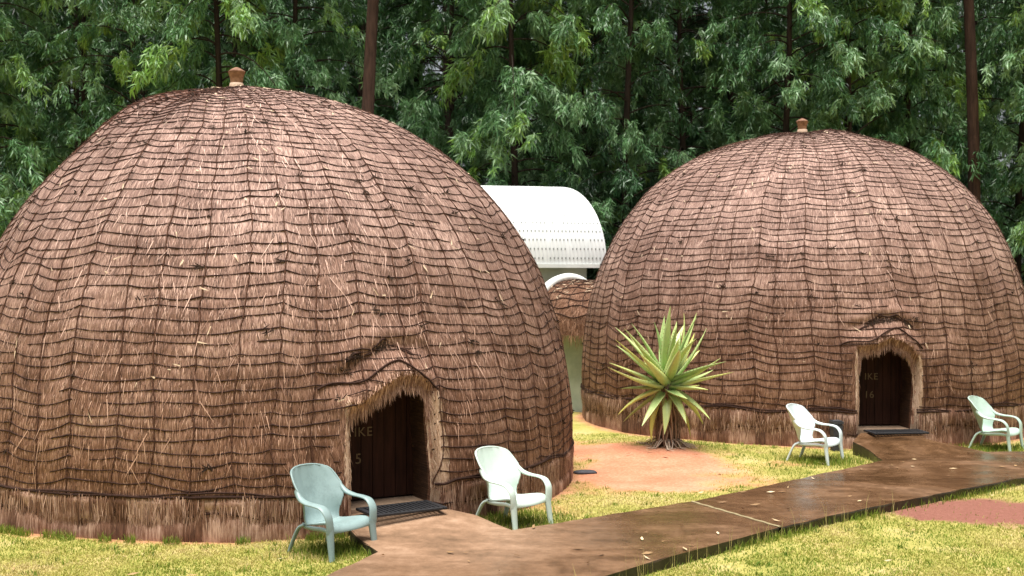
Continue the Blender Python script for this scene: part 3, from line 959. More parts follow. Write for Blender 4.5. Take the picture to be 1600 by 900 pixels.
# ------------------------------------------------------------------ doormats
def doormat(H, t0, n0, z, w, d, rot, label):
    root = empty('doormat', (0, 0, 0))
    c = H.c + np.array([math.sin(H.az), -math.cos(H.az)]) * (H.R + n0) + np.array([math.cos(H.az), math.sin(H.az)]) * t0
    root.location = (c[0], c[1], z); root.rotation_euler = (0, R_(0), H.az + rot)
    tag(root, label, 'doormat', 'rubber doormats')
    b = MB(); m = 16
    for k in range(m):
        b.box(((k + .5) / m * w - w / 2, 0, .016), (w / m * .62, d - .05, .018))
    for y in (-.5, -.17, .17, .5):
        b.box((0, y * (d - .06), .010), (w - .02, .03, .012))
    b.build('mat_slats', M_RUBBER, root)
    e = MB()
    for sx in (-1, 1): e.box((sx * (w / 2), 0, .014), (.04, d, .026))
    for sy in (-1, 1): e.box((0, sy * (d / 2 - .02), .0145), (w - .041, .04, .024))
    o = e.build('mat_border', M_RUBBER, root)
    mo = o.modifiers.new('bevel', 'BEVEL'); mo.width = .006; mo.segments = 2
    return root


doormat(H1, .06, .16, .205, .70, .40, R_(3), 'black slatted rubber doormat before the doorway marked 5')
doormat(H2, .04, .18, .235, .74, .36, R_(2), 'black slatted rubber doormat before the doorway marked 16')


# ------------------------------------------------------------------ chairs
def plastic(name, c, dirt):
    k = NT(name, .42, .45)
    a = k.noise(5, 4); b = k.noise(60, 3)
    f = k.math('ADD', k.math('MULTIPLY', a, .7), k.math('MULTIPLY', b, .3))
    k.color(k.ramp(f, [(.3, dirt), (.5, c), (.8, tuple(min(1, x * 1.08) for x in c))]))
    return k.m


M_MINT = plastic('pale_mint_plastic', (.52, .62, .56), (.44, .52, .46))
M_SAGE = plastic('sage_plastic', (.22, .305, .30), (.16, .225, .22))
M_WHITE = plastic('white_plastic', (.60, .68, .69), (.50, .57, .57))
M_GREEN = plastic('pale_green_plastic', (.42, .54, .47), (.34, .45, .38))


def cr(pts, n):
    """smooth curve through the points"""
    p = np.asarray(pts, float); k = len(p)
    p = np.vstack([2 * p[0] - p[1], p, 2 * p[-1] - p[-2]])
    out = []
    for u in np.linspace(0, k - 1 - 1e-6, n):
        i = int(u); f = u - i; a, b, c, d = p[i:i + 4]
        out.append(.5 * ((2 * b) + (-a + c) * f + (2 * a - 5 * b + 4 * c - d) * f * f + (-a + 3 * b - 3 * c + d) * f ** 3))
    return np.array(out)


def shell(mb, P, th):
    """a sheet given thickness th, closed round the rim"""
    du = np.gradient(P, axis=0); dv = np.gradient(P, axis=1)
    n = np.cross(du, dv); n /= np.linalg.norm(n, axis=2)[..., None] + 1e-9
    A = P + n * th / 2; B = P - n * th / 2
    mb.grid(A); mb.grid(B[::-1])
    for e0, e1 in ((A[0], B[0]), (B[-1], A[-1])): mb.grid(np.stack([e0, e1], 0))
    for e0, e1 in ((B[:, 0], A[:, 0]), (A[:, -1], B[:, -1])): mb.grid(np.stack([e0, e1], 0))


def make_chair(mat):
    root = empty('garden_chair')
    # backrest: columns across (y), rows up
    y = np.linspace(-1, 1, 17); v = np.linspace(0, 1, 22)
    prof = cr([(-.17, .335), (-.235, .40), (-.285, .50), (-.335, .60), (-.375, .70), (-.408, .80), (-.42, .85)], 22)
    hw = np.interp(v, [0, .2, .36, .5, .6, .7, .84, .94, 1], [.225, .235, .255, .288, .302, .296, .265, .238, .20])
    hw = np.convolve(np.pad(hw, 1, mode='edge'), [.25, .5, .25], 'valid')
    cap = np.interp(v, [0, .8, 1], [0, 0, 1.])
    Yb = y[:, None] * hw[None]
    Xb = prof[None, :, 0] + np.interp(v, [0, .2, .45, .6, .8, 1], [.05, .10, .20, .19, .11, .05])[None] * np.abs(y[:, None]) ** 2.2 + .004 * np.cos(y[:, None] * 14) * np.interp(v, [0, .3, 1], [0, 1, 1])[None]
    Zb = prof[None, :, 1] - .022 * cap[None] * np.abs(y[:, None]) ** 2.5
    b = MB(); shell(b, np.stack([Xb, Yb, Zb], -1), .014)
    rim = np.stack([Xb, Yb, Zb], -1)
    edge = np.concatenate([rim[0, 6:], rim[1:-1, -1], rim[-1, 6:][::-1]])
    b.tube(edge, .0105, 8)
    o = b.build('backrest', mat, root)
    # seat
    u = np.linspace(0, 1, 14)
    sp = cr([(-.19, .33), (-.08, .335), (.06, .362), (.20, .385), (.275, .375), (.305, .335), (.308, .312)], 14)
    sw = np.interp(u, [0, .3, .7, 1], [.225, .235, .275, .275])
    P = np.stack([np.repeat(sp[None, :, 0], 17, 0), y[:, None] * sw[None], sp[None, :, 1] + .02 * np.abs(y[:, None]) ** 3 * np.interp(u, [0, .7, 1], [1.5, .6, 0])[None]], -1)
    P[:, :, 0] -= .03 * (np.abs(y[:, None]) ** 2) * np.interp(u, [0, .6, 1], [0, .2, 1])[None]
    s = MB(); shell(s, P[::-1], .014)
    for sg in (-1, 1):     # side rails under the seat
        rail = cr([(-.19, sg * .20, .318), (-.02, sg * .24, .325), (.15, sg * .272, .345), (.27, sg * .283, .335)], 12)
        s.tube(rail, .013, 8, squash=.026)
    s.build('seat', mat, root)
    for sg in (-1, 1):
        arm = cr([(-.215, sg * .290, .665), (-.165, sg * .300, .625), (-.10, sg * .310, .590), (.0, sg * .318, .572), (.12, sg * .320, .566), (.215, sg * .316, .548), (.278, sg * .308, .485), (.292, sg * .298, .40), (.290, sg * .291, .33)], 34)
        k = np.linspace(0, 1, 34)
        m = MB(); m.tube(arm, np.interp(k, [0, .15, .4, .7, 1], [.014, .030, .049, .052, .050]), 12, squash=np.interp(k, [0, .15, .4, .7, 1], [.035, .026, .014, .014, .02]))
        m.build('armrest', mat, root)
        leg = cr([(.280, sg * .290, .37), (.288, sg * .290, .30), (.305, sg * .295, .15), (.325, sg * .302, .0)], 12)
        m = MB(); m.tube(leg, np.linspace(.054, .033, 12), 12, squash=np.linspace(.030, .022, 12)); m.build('leg', mat, root)
        leg = cr([(-.17, sg * .20, .345), (-.235, sg * .225, .30), (-.29, sg * .245, .17), (-.345, sg * .262, .0)], 12)
        m = MB(); m.tube(leg, np.linspace(.050, .026, 12), 12, squash=np.linspace(.020, .017, 12)); m.build('leg', mat, root)
    for ch in root.children:       # low slung seat
        n = len(ch.data.vertices); co = np.zeros(n * 3, np.float32); ch.data.vertices.foreach_get('co', co); co = co.reshape(-1, 3)
        co[:, 2] = np.interp(co[:, 2], [-.1, 0, .37, .86], [-.085, 0, .31, .85]); ch.data.vertices.foreach_set('co', co.reshape(-1)); ch.data.update()
    return root


chair_spots = [
    ((518, 862), -38, .84, M_SAGE, 'blue grey plastic garden chair on grass left of the doorway marked 5'),
    ((800, 819), -42, .84, M_MINT, 'pale mint plastic garden chair on grass right of the doorway marked 5'),
    ((1274, 720), -37, .84, M_WHITE, 'bluish white plastic garden chair between the aloe and the doorway marked 16'),
    ((1557, 702), -42, .84, M_GREEN, 'pale green plastic garden chair right of the doorway marked 16, cut by the frame edge'),
]
proto = None
for (px, py), rz, sc, mat, lab in chair_spots:
    if proto is None: c = proto = make_chair(mat)
    else:
        c = copy_tree(proto)
        shared = {}
        for ch in c.children:
            ch.data = ch.data.copy(); ch.data.materials.clear(); ch.data.materials.append(mat)
    q = G(px, py)
    c.location = (q[0], q[1], ground_z(q[0], q[1]) + .004); c.rotation_euler = (0, 0, R_(rz)); c.scale = (sc, sc, sc)
    tag(c, lab, 'chair', 'plastic garden chairs')

# small dark bin behind the bluish white chair
q = G(1307, 704)
bn = empty('waste_bin', (q[0], q[1] , ground_z(q[0], q[1])), R_(8)); tag(bn, 'small dark grey bin standing behind the bluish white chair', 'bin')
M_BIN = simple('grey_bin', (.035, .035, .038), (.065, .065, .07), 15, .6, .3)
b = MB()
for k in range(5): b.box((0, 0, .03 + k * .072), (.19 + k * .006, .19 + k * .006, .070))
b.build('bin_body', M_BIN, bn)
bn.scale = (.62, .62, 1.02)
b = MB(); b.box((0, 0, .378), (.24, .24, .035)); b.box((0, 0, .401), (.19, .19, .014)); b.build('bin_lid', M_BIN, bn)

# ------------------------------------------------------------------ aloe
def build_aloe():
    root = empty('aloe_plant', (ALOE[0], ALOE[1], ground_z(ALOE[0], ALOE[1])))
    tag(root, 'tall spiky green aloe on a stem of dead leaves, in red soil between the huts', 'aloe')
    g = np.random.default_rng(5)
    zc = .93
    tr = MB(); k = np.linspace(0, 1, 14)
    tr.tube(np.stack([.03 * np.sin(k * 4), .02 * np.cos(k * 3), k * (zc + .05) - .05], -1), np.interp(k, [0, .1, .5, 1], [.15, .10, .085, .10]), 12)
    tr.build('trunk', simple('aloe_stem', (.07, .045, .03), (.17, .11, .08), 25, .9, .1, .4), root)
    lf = MB(); sp = MB()
    n = 50
    for i in range(n):
        f = (i + .5) / n                                   # 0 = heart, 1 = oldest, lowest
        az = i * 2.39996 + g.normal(0, .15)
        el = R_(np.interp(f, [0, .25, .6, .85, 1], [78, 50, 14, -18, -52]) + g.normal(0, 8))
        L = np.interp(f, [0, .12, .35, .8, 1], [.64, 1.0, .92, .78, .60]) * g.uniform(.88, 1.1)
        W = np.interp(f, [0, .3, 1], [.115, .17, .15]) * g.uniform(.9, 1.1)
        m = 15; u = np.linspace(0, 1, m)
        curl = g.normal(.12, .25) * (1 if f < .6 else -.6)
        e = el + curl * u * 1.1 - (.35 * u if f > .75 else 0)
        dl = L / (m - 1)
        rad = np.concatenate([[0], np.cumsum(np.cos(e[:-1]) * dl)]) + .05; hh = np.concatenate([[0], np.cumsum(np.sin(e[:-1]) * dl)]) + zc - .22 * f
        side = g.normal(0, .10) * u ** 2 * L
        ca, sa = math.cos(az), math.sin(az)
        C = np.stack([rad * ca - side * sa, rad * sa + side * ca, hh], -1)
        tv = np.array([-sa, ca, 0.]); tg = np.gradient(C, axis=0); tg /= np.linalg.norm(tg, axis=1)[:, None]
        up = np.cross(tg, tv); up *= np.sign(up[0, 2] + 1e-6) if abs(up[0, 2]) > .05 else 1
        w = W / 2 * np.interp(u, [0, .12, .4, .75, .93, 1], [.85, 1.0, .88, .5, .16, .01])
        th = np.interp(u, [0, .5, 1], [.022, .013, .002])
        cup = w * .42
        ring = np.stack([C - tv * w[:, None] + up * cup[:, None], C - tv * (w * .5)[:, None] + up * (cup * .22 + th * .35)[:, None], C + up * (th * .4)[:, None], C + tv * (w * .5)[:, None] + up * (cup * .22 + th * .35)[:, None], C + tv * w[:, None] + up * cup[:, None], C + tv * (w * .5)[:, None] + up * (cup * .1 - th)[:, None], C - up * (th * 1.2)[:, None], C - tv * (w * .5)[:, None] + up * (cup * .1 - th)[:, None]], 1)
        old = sstep(.80, 1.0, f) * g.uniform(.2, .8)
        tone = np.clip(g.normal(.36, .10) + old * .5 + .16 * u[:, None] + np.array([.14, 0, -.04, 0, .14, -.08, -.08, -.08])[None], 0, 1)
        lf.grid(ring, tone=tone, closed_v=True, uv=np.stack(np.broadcast_arrays(np.arange(8)[None] * .02 + i, u[:, None] * L), -1))
        for sg in (-1, 1):
            for uu in np.arange(.08, .92, .055):
                j = uu * (m - 1); a = int(j); fr = j - a
                b0 = C[a] * (1 - fr) + C[a + 1] * fr; ww = w[a] * (1 - fr) + w[a + 1] * fr
                e0 = b0 + tv * sg * ww + up[a] * ww * .42
                sp.add(np.stack([e0 - tg[a] * .006, e0 + tg[a] * .006, e0 + tv * sg * .014 + tg[a] * .006 + up[a] * .003]), t=[[0, 1, 2]], smooth=False)
    k = NT('aloe_leaf', .42, .45)
    tn = k.attr('tone'); b = k.noise(14, 4); sv = k.attr('surf', 'Vector')
    x = k.math('ADD', tn, k.math('MULTIPLY', k.math('SUBTRACT', b, .5), .25), True)
    k.color(k.ramp(x, [(.0, (.08, .16, .05)), (.3, (.27, .40, .14)), (.55, (.52, .62, .25)), (.78, (.62, .60, .14)), (1, (.60, .52, .15))]))
    lo = lf.build('leaf_rosette', k.m, root)
    sp.build('leaf_spines', NT('spines', .6).color((.22, .10, .04)).m, lo)
    dd = MB()
    for i in range(120):
        az = g.uniform(0, 2 * math.pi); z0 = g.uniform(.25, .86); r0 = .09
        L = g.uniform(.35, .75); out = g.uniform(.0, .11)
        p = [(r0, z0), (r0 + out * .6 + .03, z0 - L * .15), (r0 + out, z0 - L * .5), (r0 + out * g.uniform(.4, 1.7), z0 - L)]
        cc = cr(p, 10); cc[:, 1] = np.maximum(cc[:, 1], .015 + .01 * g.random())
        sw = g.normal(0, .08) * np.linspace(0, 1, 10) ** 1.5
        C = np.stack([cc[:, 0] * math.cos(az) - sw * math.sin(az), cc[:, 0] * math.sin(az) + sw * math.cos(az), cc[:, 1]], -1)
        wd = g.uniform(.008, .024)
        dd.tube(C, np.interp(np.linspace(0, 1, 10), [0, .2, 1], [wd, wd * .8, .003]), 5, squash=np.interp(np.linspace(0, 1, 10), [0, 1], [.005, .002]), tone=float(np.clip(g.normal(.5, .3), 0, 1)))
    for i in range(46):     # curled litter at the foot
        az = g.uniform(0, 2 * math.pi); L = g.uniform(.12, .34); r0 = g.uniform(.08, .16)
        u = np.linspace(0, 1, 8); sw = g.normal(0, .10) * u ** 2
        rr = r0 + L * u
        C = np.stack([rr * math.cos(az) - sw * math.sin(az), rr * math.sin(az) + sw * math.cos(az), .10 * (1 - u) ** 2 + .012 + .03 * np.sin(u * 5) ** 2 - .03 * u], -1)
        dd.tube(C, np.linspace(.012, .004, 8), 5, squash=.005, tone=float(np.clip(g.normal(.75, .2), 0, 1)))
    k = NT('dead_leaf', .85, .15); k.color(k.ramp(k.attr('tone'), [(0, (.10, .065, .045)), (.5, (.29, .20, .14)), (1, (.50, .39, .30))]))
    dd.build('dead_leaves', k.m, root)


build_aloe()

# ------------------------------------------------------------------ annexe with a white vault roof
def build_annexe():
    rot = R_(13)
    root = empty('annexe', (1.80, 21.9, 0), rot)
    tag(root, 'low grey building with a rounded white sheet roof, standing between the two huts', 'building')
    ez, hw, rise = 2.63, 1.62, 1.58; L = 6.2
    rf = MB()
    a = np.linspace(0, math.pi, 60); xs_ = np.linspace(0, -L, 520)
    corr = .005 * np.sin(xs_ / .075 * 2 * math.pi)
    R1 = 1 + corr[:, None] / hw
    P = np.stack([xs_[:, None] - .30 * (hw - hw * np.cos(a)[None]), hw - hw * np.cos(a)[None] * R1, ez + rise * np.sin(a)[None] * R1], -1)
    rf.grid(P)
    Pi = P.copy(); Pi[..., 1] = hw - (hw - .035) * np.cos(a)[None]; Pi[..., 2] = ez + (rise - .035) * np.sin(a)[None]
    rf.grid(Pi[::-1]); rf.grid(np.stack([P[0], Pi[0]], 0)); rf.grid(np.stack([P[:, 0], Pi[:, 0]], 1)); rf.grid(np.stack([Pi[:, -1], P[:, -1]], 1))
    roof = rf.build('roof', M_ROOF, root)
    ev = MB(); ev.box((-L / 2 + .01, -.012, ez - .035), (L, .035, .07)); ev.build('eave_trim', M_PLASTERW, roof)
    sl = MB()
    for r in range(8):  # rows of small dark dashes laid over the lower part of the sheet
        aa = R_(4 + r * 6.4); s = 1.0 if r < 4 else (1.0 - (r - 3) * .15)
        for x in np.arange(-.06, -4.4, -.075):
            if random.random() < .08: continue
            y = hw - (hw + .012) * math.cos(aa); z = ez + (rise + .012) * math.sin(aa)
            x -= .30 * y; h = .034 * s; w = .022 * s
            ty, tz = math.sin(aa) * h, math.cos(aa) * h
            sl.add([(x - w / 2, y - ty / 2, z - tz / 2), (x + w / 2, y - ty / 2, z - tz / 2), (x + w / 2, y + ty / 2, z + tz / 2), (x - w / 2, y + ty / 2, z + tz / 2)], [[0, 1, 2, 3]], smooth=False)
    tag(sl.build('roof_dashes', M_DASH, roof), kind='stuff')
    w = MB()
    Sh = np.array([[1, -.30, 0], [0, 1, 0], [0, 0, 1]])
    w.box((-L / 2 - .12 - .30 * hw, hw, ez / 2 - .05), (L - .34, 2 * hw - .36, ez + .06), Sh)
    # half-round gable under the vault end
    aa = np.linspace(0, math.pi, 30)
    ring = np.stack([-.30 - .30 * (hw - (hw - .05) * np.cos(aa)), hw - (hw - .05) * np.cos(aa), ez + .02 + (rise - .05) * np.sin(aa)], -1)
    w.add(np.vstack([ring, [[-.30 - .30 * hw, hw, ez]]]), t=[[i, i + 1, 30] for i in range(29)])
    w.build('wall', M_PLASTER, root)
    # thatched link from the wall towards the farther hut
    a0 = np.array([.98, 21.35]); a1 = np.array([2.35, 20.3])
    ctr = cr([(*a0, 0), (1.42, 20.80, 0), (*a1, 0)], 60)[:, :2]
    tg = np.gradient(ctr, axis=0); tg /= np.linalg.norm(tg, axis=1)[:, None]; nn = np.stack([tg[:, 1], -tg[:, 0]], -1)
    lk = empty('thatched_link')
    tag(lk, 'small thatched passage joining the white roofed building to the farther hut', 'passage')
    hw2, z0, zr = .80, 1.50, .82
    def pos(u, v, off):          # u 0..1 along, v 0..1 from near eave over the top to the far eave
        i = np.clip(u, 0, 1) * 59; k = np.clip(i.astype(int), 0, 58); f = (i - k)[..., None]
        c = ctr[k] * (1 - f) + ctr[k + 1] * f; n2 = nn[k] * (1 - f) + nn[k + 1] * f
        an = v * math.pi
        o = off + .05 * (fbm(u * 6, v * 6, 3) - .5)
        s = np.cos(an) * (hw2 + o); h = z0 + np.sin(an) * (zr + o) - .14 * (np.abs(v - .5) * 2) ** 8
        return np.concatenate([c + n2 * s[..., None], h[..., None]], -1)
    U, V = np.meshgrid(np.linspace(0, 1, 70), np.linspace(0, 1, 60), indexing='ij')
    th = MB(); Pq = pos(U, V, U * 0)
    th.grid(Pq, uv=np.stack([U * 1.8, V * 3], -1)); th.grid(pos(U, V, U * 0 - .10)[::-1], uv=np.stack([U * 1.8, V * 3], -1))
    th.grid(np.stack([pos(U[:, 0], V[:, 0], U[:, 0] * 0), pos(U[:, 0], V[:, 0], U[:, 0] * 0 - .1)], 1)); th.grid(np.stack([Pq[0], pos(U[0], V[0], U[0] * 0 - .1)], 0))
    g = np.random.default_rng(77); n = 9000
    u = g.random(n); v = g.uniform(0.0, .62, n); L_ = g.uniform(.06, .16, n) / 2.9
    straw(th, pos, u, v, g.normal(0, .02, n), -L_, g.uniform(.005, .010, n), np.full(n, .004), g.uniform(.006, .03, n), np.clip(g.normal(.5, .26, n), 0, 1.2))
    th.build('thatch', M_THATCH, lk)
    rp = MB()
    for v0 in np.arange(.09, .66, .055):
        uu = np.linspace(0, 1, 40); vv = v0 + .012 * np.sin(uu * 23 + v0 * 50)
        rp.tube(pos(uu, vv, .014 + 0 * uu), .011, 5, cap=False)
    for u0 in np.arange(.06, 1, .11):
        vv = np.linspace(.14, .62, 40); rp.tube(pos(u0 + .01 * np.sin(vv * 20), vv, .012 + 0 * vv), .009, 5, cap=False)
    rp.build('rope_net', M_ROPE, lk)
    fl = MB(); n = 70; u = g.random(n); v = g.uniform(.2, .6, n)
    straw(fl, pos, u, v, g.normal(0, .05, n), g.normal(0, .03, n), g.uniform(.01, .02, n), np.full(n, .025), np.full(n, .03), np.full(n, .5))
    tag(fl.build('roof_litter', M_FLAKE, lk), kind='stuff')
    wl = MB()
    pts = ctr[:, :] + nn * .46
    wl.grid(np.stack([np.concatenate([pts, np.full((60, 1), -.1)], 1), np.concatenate([pts, np.full((60, 1), 1.8)], 1)], 1), smooth=True)
    pts2 = ctr[:, :] + nn * .32
    wl.grid(np.stack([np.concatenate([pts2, np.full((60, 1), 1.8)], 1), np.concatenate([pts2, np.full((60, 1), -.1)], 1)], 1))
    wl.build('wall', simple('old_plaster', (.26, .30, .25), (.38, .42, .36), 3, .9, .2, .3), lk)
    ar = MB()
    an = np.linspace(-.1, math.pi + .1, 40)
    c = ctr[0]; n0 = nn[0]; t0 = tg[0]
    s = np.cos(an) * (hw2 + .05); h = z0 + np.sin(an) * (zr + .05)
    C = np.concatenate([c[None] + n0[None] * s[:, None] + t0[None] * .10, h[:, None]], 1)
    ar.tube(C, .085, 8, squash=.085)
    ar.build('arch_trim', M_PLASTERW, lk)


build_annexe()

# ------------------------------------------------------------------ trees
def bark(name, c1, c2):
    k = NT(name, .9, .15); tc = k.n('ShaderNodeTexCoord').outputs['Object']
    a = k.noise(1, 5, k.coord((16, 16, 2.2), tc), .7); b = k.noise(.7, 2, tc)
    x = k.math('ADD', k.math('MULTIPLY', a, .8), k.math('MULTIPLY', b, .25))
    k.color(k.ramp(x, [(.3, c1), (.75, c2)])); k.bump(a, .6, .03)
    return k.m


M_BARK = bark('gum_bark', (.014, .008, .006), (.085, .048, .036))
M_BARKD = bark('dark_bark', (.010, .008, .006), (.045, .030, .022))
M_LEAF = leaf_shader('gum_leaf', [(0, (.008, .030, .010)), (.3, (.034, .105, .034)), (.55, (.125, .27, .10)), (.75, (.30, .46, .26)), (.88, (.20, .40, .075)), (1, (.22, .34, .06))], .15, .40, .5)


def crown_mesh(seed, H, z_lo, spread, nb, droop, lightness, leaf_len, lime=.03, girth=.62):
    g = np.random.default_rng(seed)
    mb = MB(); wood = MB()
    LP = []; LD = []; LT = []; LL = []
    lean = g.normal(0, .012, 2)
    ks = np.linspace(0, 1, 24)
    tp = np.stack([lean[0] * H * ks + .10 * np.sin(ks * 7 + seed), lean[1] * H * ks + .08 * np.cos(ks * 6 + seed), H * ks - .2], -1)
    wood.tube(tp, np.interp(ks, [0, .05, .5, 1], np.array([.19, .155, .11, .02]) * girth), 12)
    for b in range(nb):
        f = (b + g.random()) / nb
        z = z_lo + (H - z_lo) * f ** .92
        c = np.array([np.interp(z, tp[:, 2], tp[:, 0]), np.interp(z, tp[:, 2], tp[:, 1]), z])
        az = b * 2.39996 + g.normal(0, .5)
        L = spread * np.interp(f, [0, .25, .7, 1], [.75, 1.0, .85, .3]) * g.uniform(.5, 1.12)
        e = R_(g.uniform(5, 45)); m = 9; u = np.linspace(0, 1, m)
        rise = math.sin(e) * L * u - droop * L * u ** 2.2
        out = math.cos(e) * L * u
        sw = g.normal(0, .15) * L * u ** 2
        C = c + np.stack([out * math.cos(az) - sw * math.sin(az), out * math.sin(az) + sw * math.cos(az), rise], -1)
        wood.tube(C, np.linspace(.022, .004, m), 5, cap=False)
        ns = int(g.integers(8, 15))
        bt = g.normal(lightness + .10, .09) if g.random() < .45 else g.normal(lightness - .20, .08)
        if g.random() < lime: bt = g.uniform(.80, .93)
        for s in range(ns):
            uu = g.uniform(.2, 1) ** .5
            p = np.array([np.interp(uu, u, C[:, k]) for k in range(3)]) + g.normal(0, .13, 3) * (1, 1, .8)
            st = bt + g.normal(0, .07)
            nl = int(g.integers(30, 54)); tl = g.uniform(.22, .5)
            k = g.random(nl)
            od = np.array([math.cos(az), math.sin(az), 0]) * .35 + g.normal(0, .35, 3) * (1, 1, 0)
            base = p + np.outer(k, od * tl * .6) + np.stack([g.normal(0, .035, nl), g.normal(0, .035, nl), -k ** 1.4 * tl * .9], -1)
            d = g.normal(0, .50, (nl, 3)) + od * .5 + np.array([0, 0, -.80]); d /= np.linalg.norm(d, axis=1)[:, None]
            LP.append(base); LD.append(d); LT.append(np.clip(st + g.normal(0, .07, nl) + .06 * k, 0, 1)); LL.append(g.uniform(.6, 1.15, nl) * leaf_len)
    P = np.concatenate(LP); Dv = np.concatenate(LD); T = np.concatenate(LT); L = np.concatenate(LL); n = len(P)
    r = g.normal(0, 1, (n, 3)); w = np.cross(Dv, r); w /= np.linalg.norm(w, axis=1)[:, None] + 1e-9
    nrm = np.cross(Dv, w)
    W = (L * g.uniform(.10, .16, n))[:, None]
    mid = P + Dv * (L * .42)[:, None] + nrm * (L * .06)[:, None]
    tip = P + Dv * L[:, None] - np.array([0, 0, 1.]) * (L * .12)[:, None]
    V = np.stack([P, mid + w * W / 2 * 1.4, tip, mid - w * W / 2 * 1.4], 1)
    i = np.arange(n) * 4
    mb.add(V.reshape(-1, 3), np.stack([i, i + 1, i + 2, i + 3], -1), tone=np.repeat(T, 4), smooth=False)
    return mb, wood, n


def make_tree(name, *a, **k):
    mb, wood, n = crown_mesh(*a, **k)
    root = empty(name)
    wood.build('trunk', M_BARK if k.get('girth') else M_BARKD, root); mb.build('crown', M_LEAF, root)
    return root


T_DARK = make_tree('gum_tree', 301, 14.5, 1.2, 2.1, 90, .55, .36, .18)
T_MID = make_tree('gum_tree', 302, 14.0, 1.0, 2.3, 95, .50, .50, .18)
T_PALE = make_tree('gum_tree', 303, 13.0, .9, 2.3, 95, .75, 0.66, .22, lime=.03)
T_BUSHY = make_tree('gum_tree', 304, 13.5, .8, 2.5, 100, .45, .46, .175, lime=.07)
T_BARE = make_tree('gum_tree', 305, 19.0, 11.0, 2.2, 60, .5, .45, .18, girth=1.0)
used = set()


def put(src, px, Y, rz, sc, label, group, cat='tree'):
    o = src if src.name not in used else copy_tree(src)
    used.add(o.name); used.add(src.name)
    x = (px - 800) / F * Y
    o.location = (x, Y, float(ground_z(np.array(x), np.array(float(Y))))); o.rotation_euler = (0, 0, rz); o.scale = (sc, sc, sc)
    tag(o, label, cat, group)


front = [
    (T_PALE, -15, 25.0, .3, 1.0, 'pale drooping gum tree at the left end of the wood, behind the nearer hut'),
    (T_DARK, 120, 27.5, 1.1, 1.0, 'dark green gum tree left of the nearer hut, beside a thin dark trunk'),
    (T_BUSHY, 205, 25.5, 4.5, .92, 'dark bushy gum tree with lime young shoots, above the left slope of the nearer hut'),
    (T_PALE, 335, 24.0, 2.2, .98, 'pale grey green weeping gum tree right behind the finial of the nearer hut'),
    (T_MID, 460, 25.0, 3.9, .95, 'loose grey green gum tree between the nearer finial and the bare brown trunk'),
    (T_BARE, 570, 23.5, .5, 1.0, 'tall gum tree with a bare straight brown trunk rising behind the nearer hut'),
    (T_BARE, 613, 37.0, 2.5, 1.0, 'thin dark bare trunked gum tree just right of the brown trunk'),
    (T_MID, 715, 27.5, 5.2, 1.0, 'mid green gum tree above the right slope of the nearer hut'),
    (T_PALE, 800, 26.0, 1.3, 1.02, 'light green gum tree standing over the left part of the white roof'),
    (T_BUSHY, 905, 27.0, 2.4, 1.0, 'bushy gum tree with yellow green sprigs, over the right end of the white roof'),
    (T_DARK, 985, 25.6, 3.0, .98, 'blue green gum tree over the gap between white roof and farther hut'),
    (T_MID, 1065, 27.5, .2, 1.0, 'gum tree with grey green tufts above the left shoulder of the farther hut'),
    (T_DARK, 1150, 29.0, 5.0, 1.0, 'darkest gum tree left of the finial of the farther hut'),
    (T_MID, 1225, 26.0, 2.8, 1.0, 'green gum tree directly behind the finial of the farther hut'),
    (T_BUSHY, 1330, 26.4, .9, 1.0, 'full leafy gum tree right of the finial of the farther hut'),
    (T_PALE, 1420, 27.0, 4.2, .97, 'grey green gum tree over the right slope of the farther hut'),
    (T_BARE, 1524, 26.0, 3.6, 1.0, 'tall bare trunked gum tree over the right shoulder of the farther hut'),
    (T_DARK, 1595, 27.0, 2.0, 1.0, 'dark gum tree at the right edge of the wood, beyond the bare trunk'),
    (T_MID, 1680, 25.5, 1.0, 1.0, 'gum tree at the far right end of the wood, mostly out of the photo'),
]
for s, px, Y, rz, sc, lab in front: put(s, px, Y, rz, sc, lab, 'gum trees in the front row of the wood')
g = np.random.default_rng(9)
back = 'gum tree deep in the shaded back rows of the wood, behind the front row'
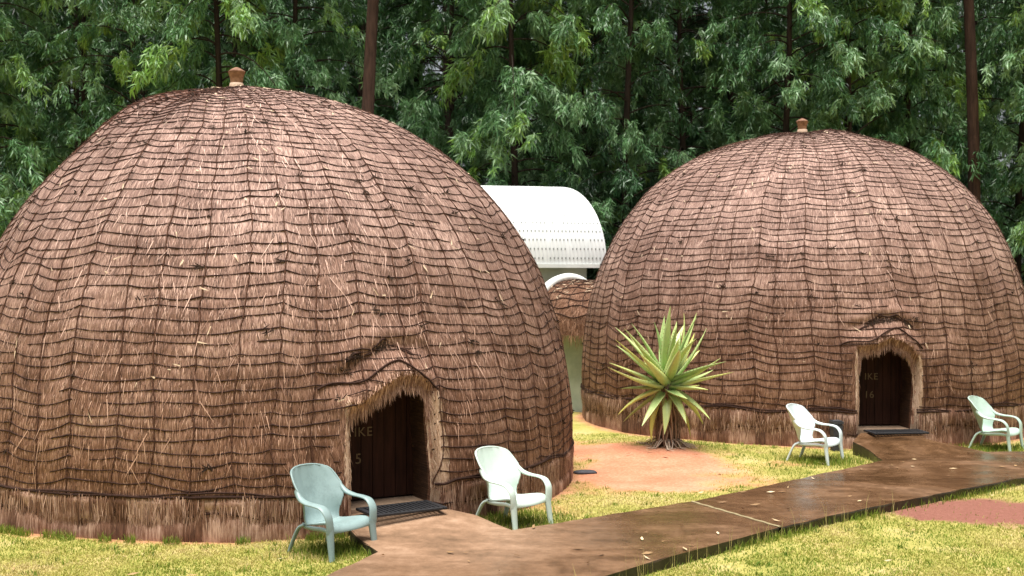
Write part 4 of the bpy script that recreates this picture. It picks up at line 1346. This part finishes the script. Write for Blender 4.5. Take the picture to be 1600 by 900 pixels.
kinds = [T_DARK, T_MID, T_BUSHY, T_DARK]
i = 0
for Y, n, sc in ((31.0, 12, 1.05), (34.5, 13, 1.15), (39, 13, 1.3), (45, 13, 1.5)):
    for k in range(n):
        px = -120 + (k + .5 + g.uniform(-.3, .3)) / n * 1840
        put(kinds[i % 4], px, Y + g.uniform(-1, 1), g.uniform(0, 6.28), sc * g.uniform(.92, 1.08), back, 'gum trees in the back rows of the wood')
        i += 1

# ------------------------------------------------------------------ light
w = bpy.data.worlds.new('World'); SC.world = w; w.use_nodes = True
nt = w.node_tree
sky = nt.nodes.new('ShaderNodeTexSky'); sky.sky_type = 'NISHITA'; sky.sun_disc = False
SUN_EL, SUN_AZ = R_(80), R_(198)         # azimuth from +Y clockwise: behind the camera, a little to the left
sky.sun_elevation = SUN_EL; sky.sun_rotation = SUN_AZ
sky.air_density = 1.0; sky.dust_density = 4.0; sky.ozone_density = 1.0
hs = nt.nodes.new('ShaderNodeHueSaturation'); hs.inputs['Saturation'].default_value = .30
bg = nt.nodes['Background']; bg.inputs['Strength'].default_value = .05
nt.links.new(sky.outputs[0], hs.inputs['Color']); nt.links.new(hs.outputs[0], bg.inputs['Color'])
sd = bpy.data.lights.new('sun', 'SUN'); sd.energy = 3.0; sd.angle = R_(40); sd.color = (1, .96, .9)
so = bpy.data.objects.new('sun', sd); COL.objects.link(so)
dv = Vector((math.sin(SUN_AZ) * math.cos(SUN_EL), math.cos(SUN_AZ) * math.cos(SUN_EL), math.sin(SUN_EL)))
so.rotation_euler = dv.to_track_quat('Z', 'Y').to_euler()
so.location = (0, -5, 20)

vs = SC.view_settings
SC.display_settings.display_device = 'sRGB'
vs.view_transform = 'Standard'; vs.look = 'None'; vs.gamma = 1; vs.use_curve_mapping = False
vs.exposure = 1.4
cy = SC.cycles
cy.max_bounces = 6; cy.diffuse_bounces = 3; cy.glossy_bounces = 2; cy.transmission_bounces = 3; cy.transparent_max_bounces = 4
cy.caustics_reflective = False; cy.caustics_refractive = False
cy.use_denoising = True
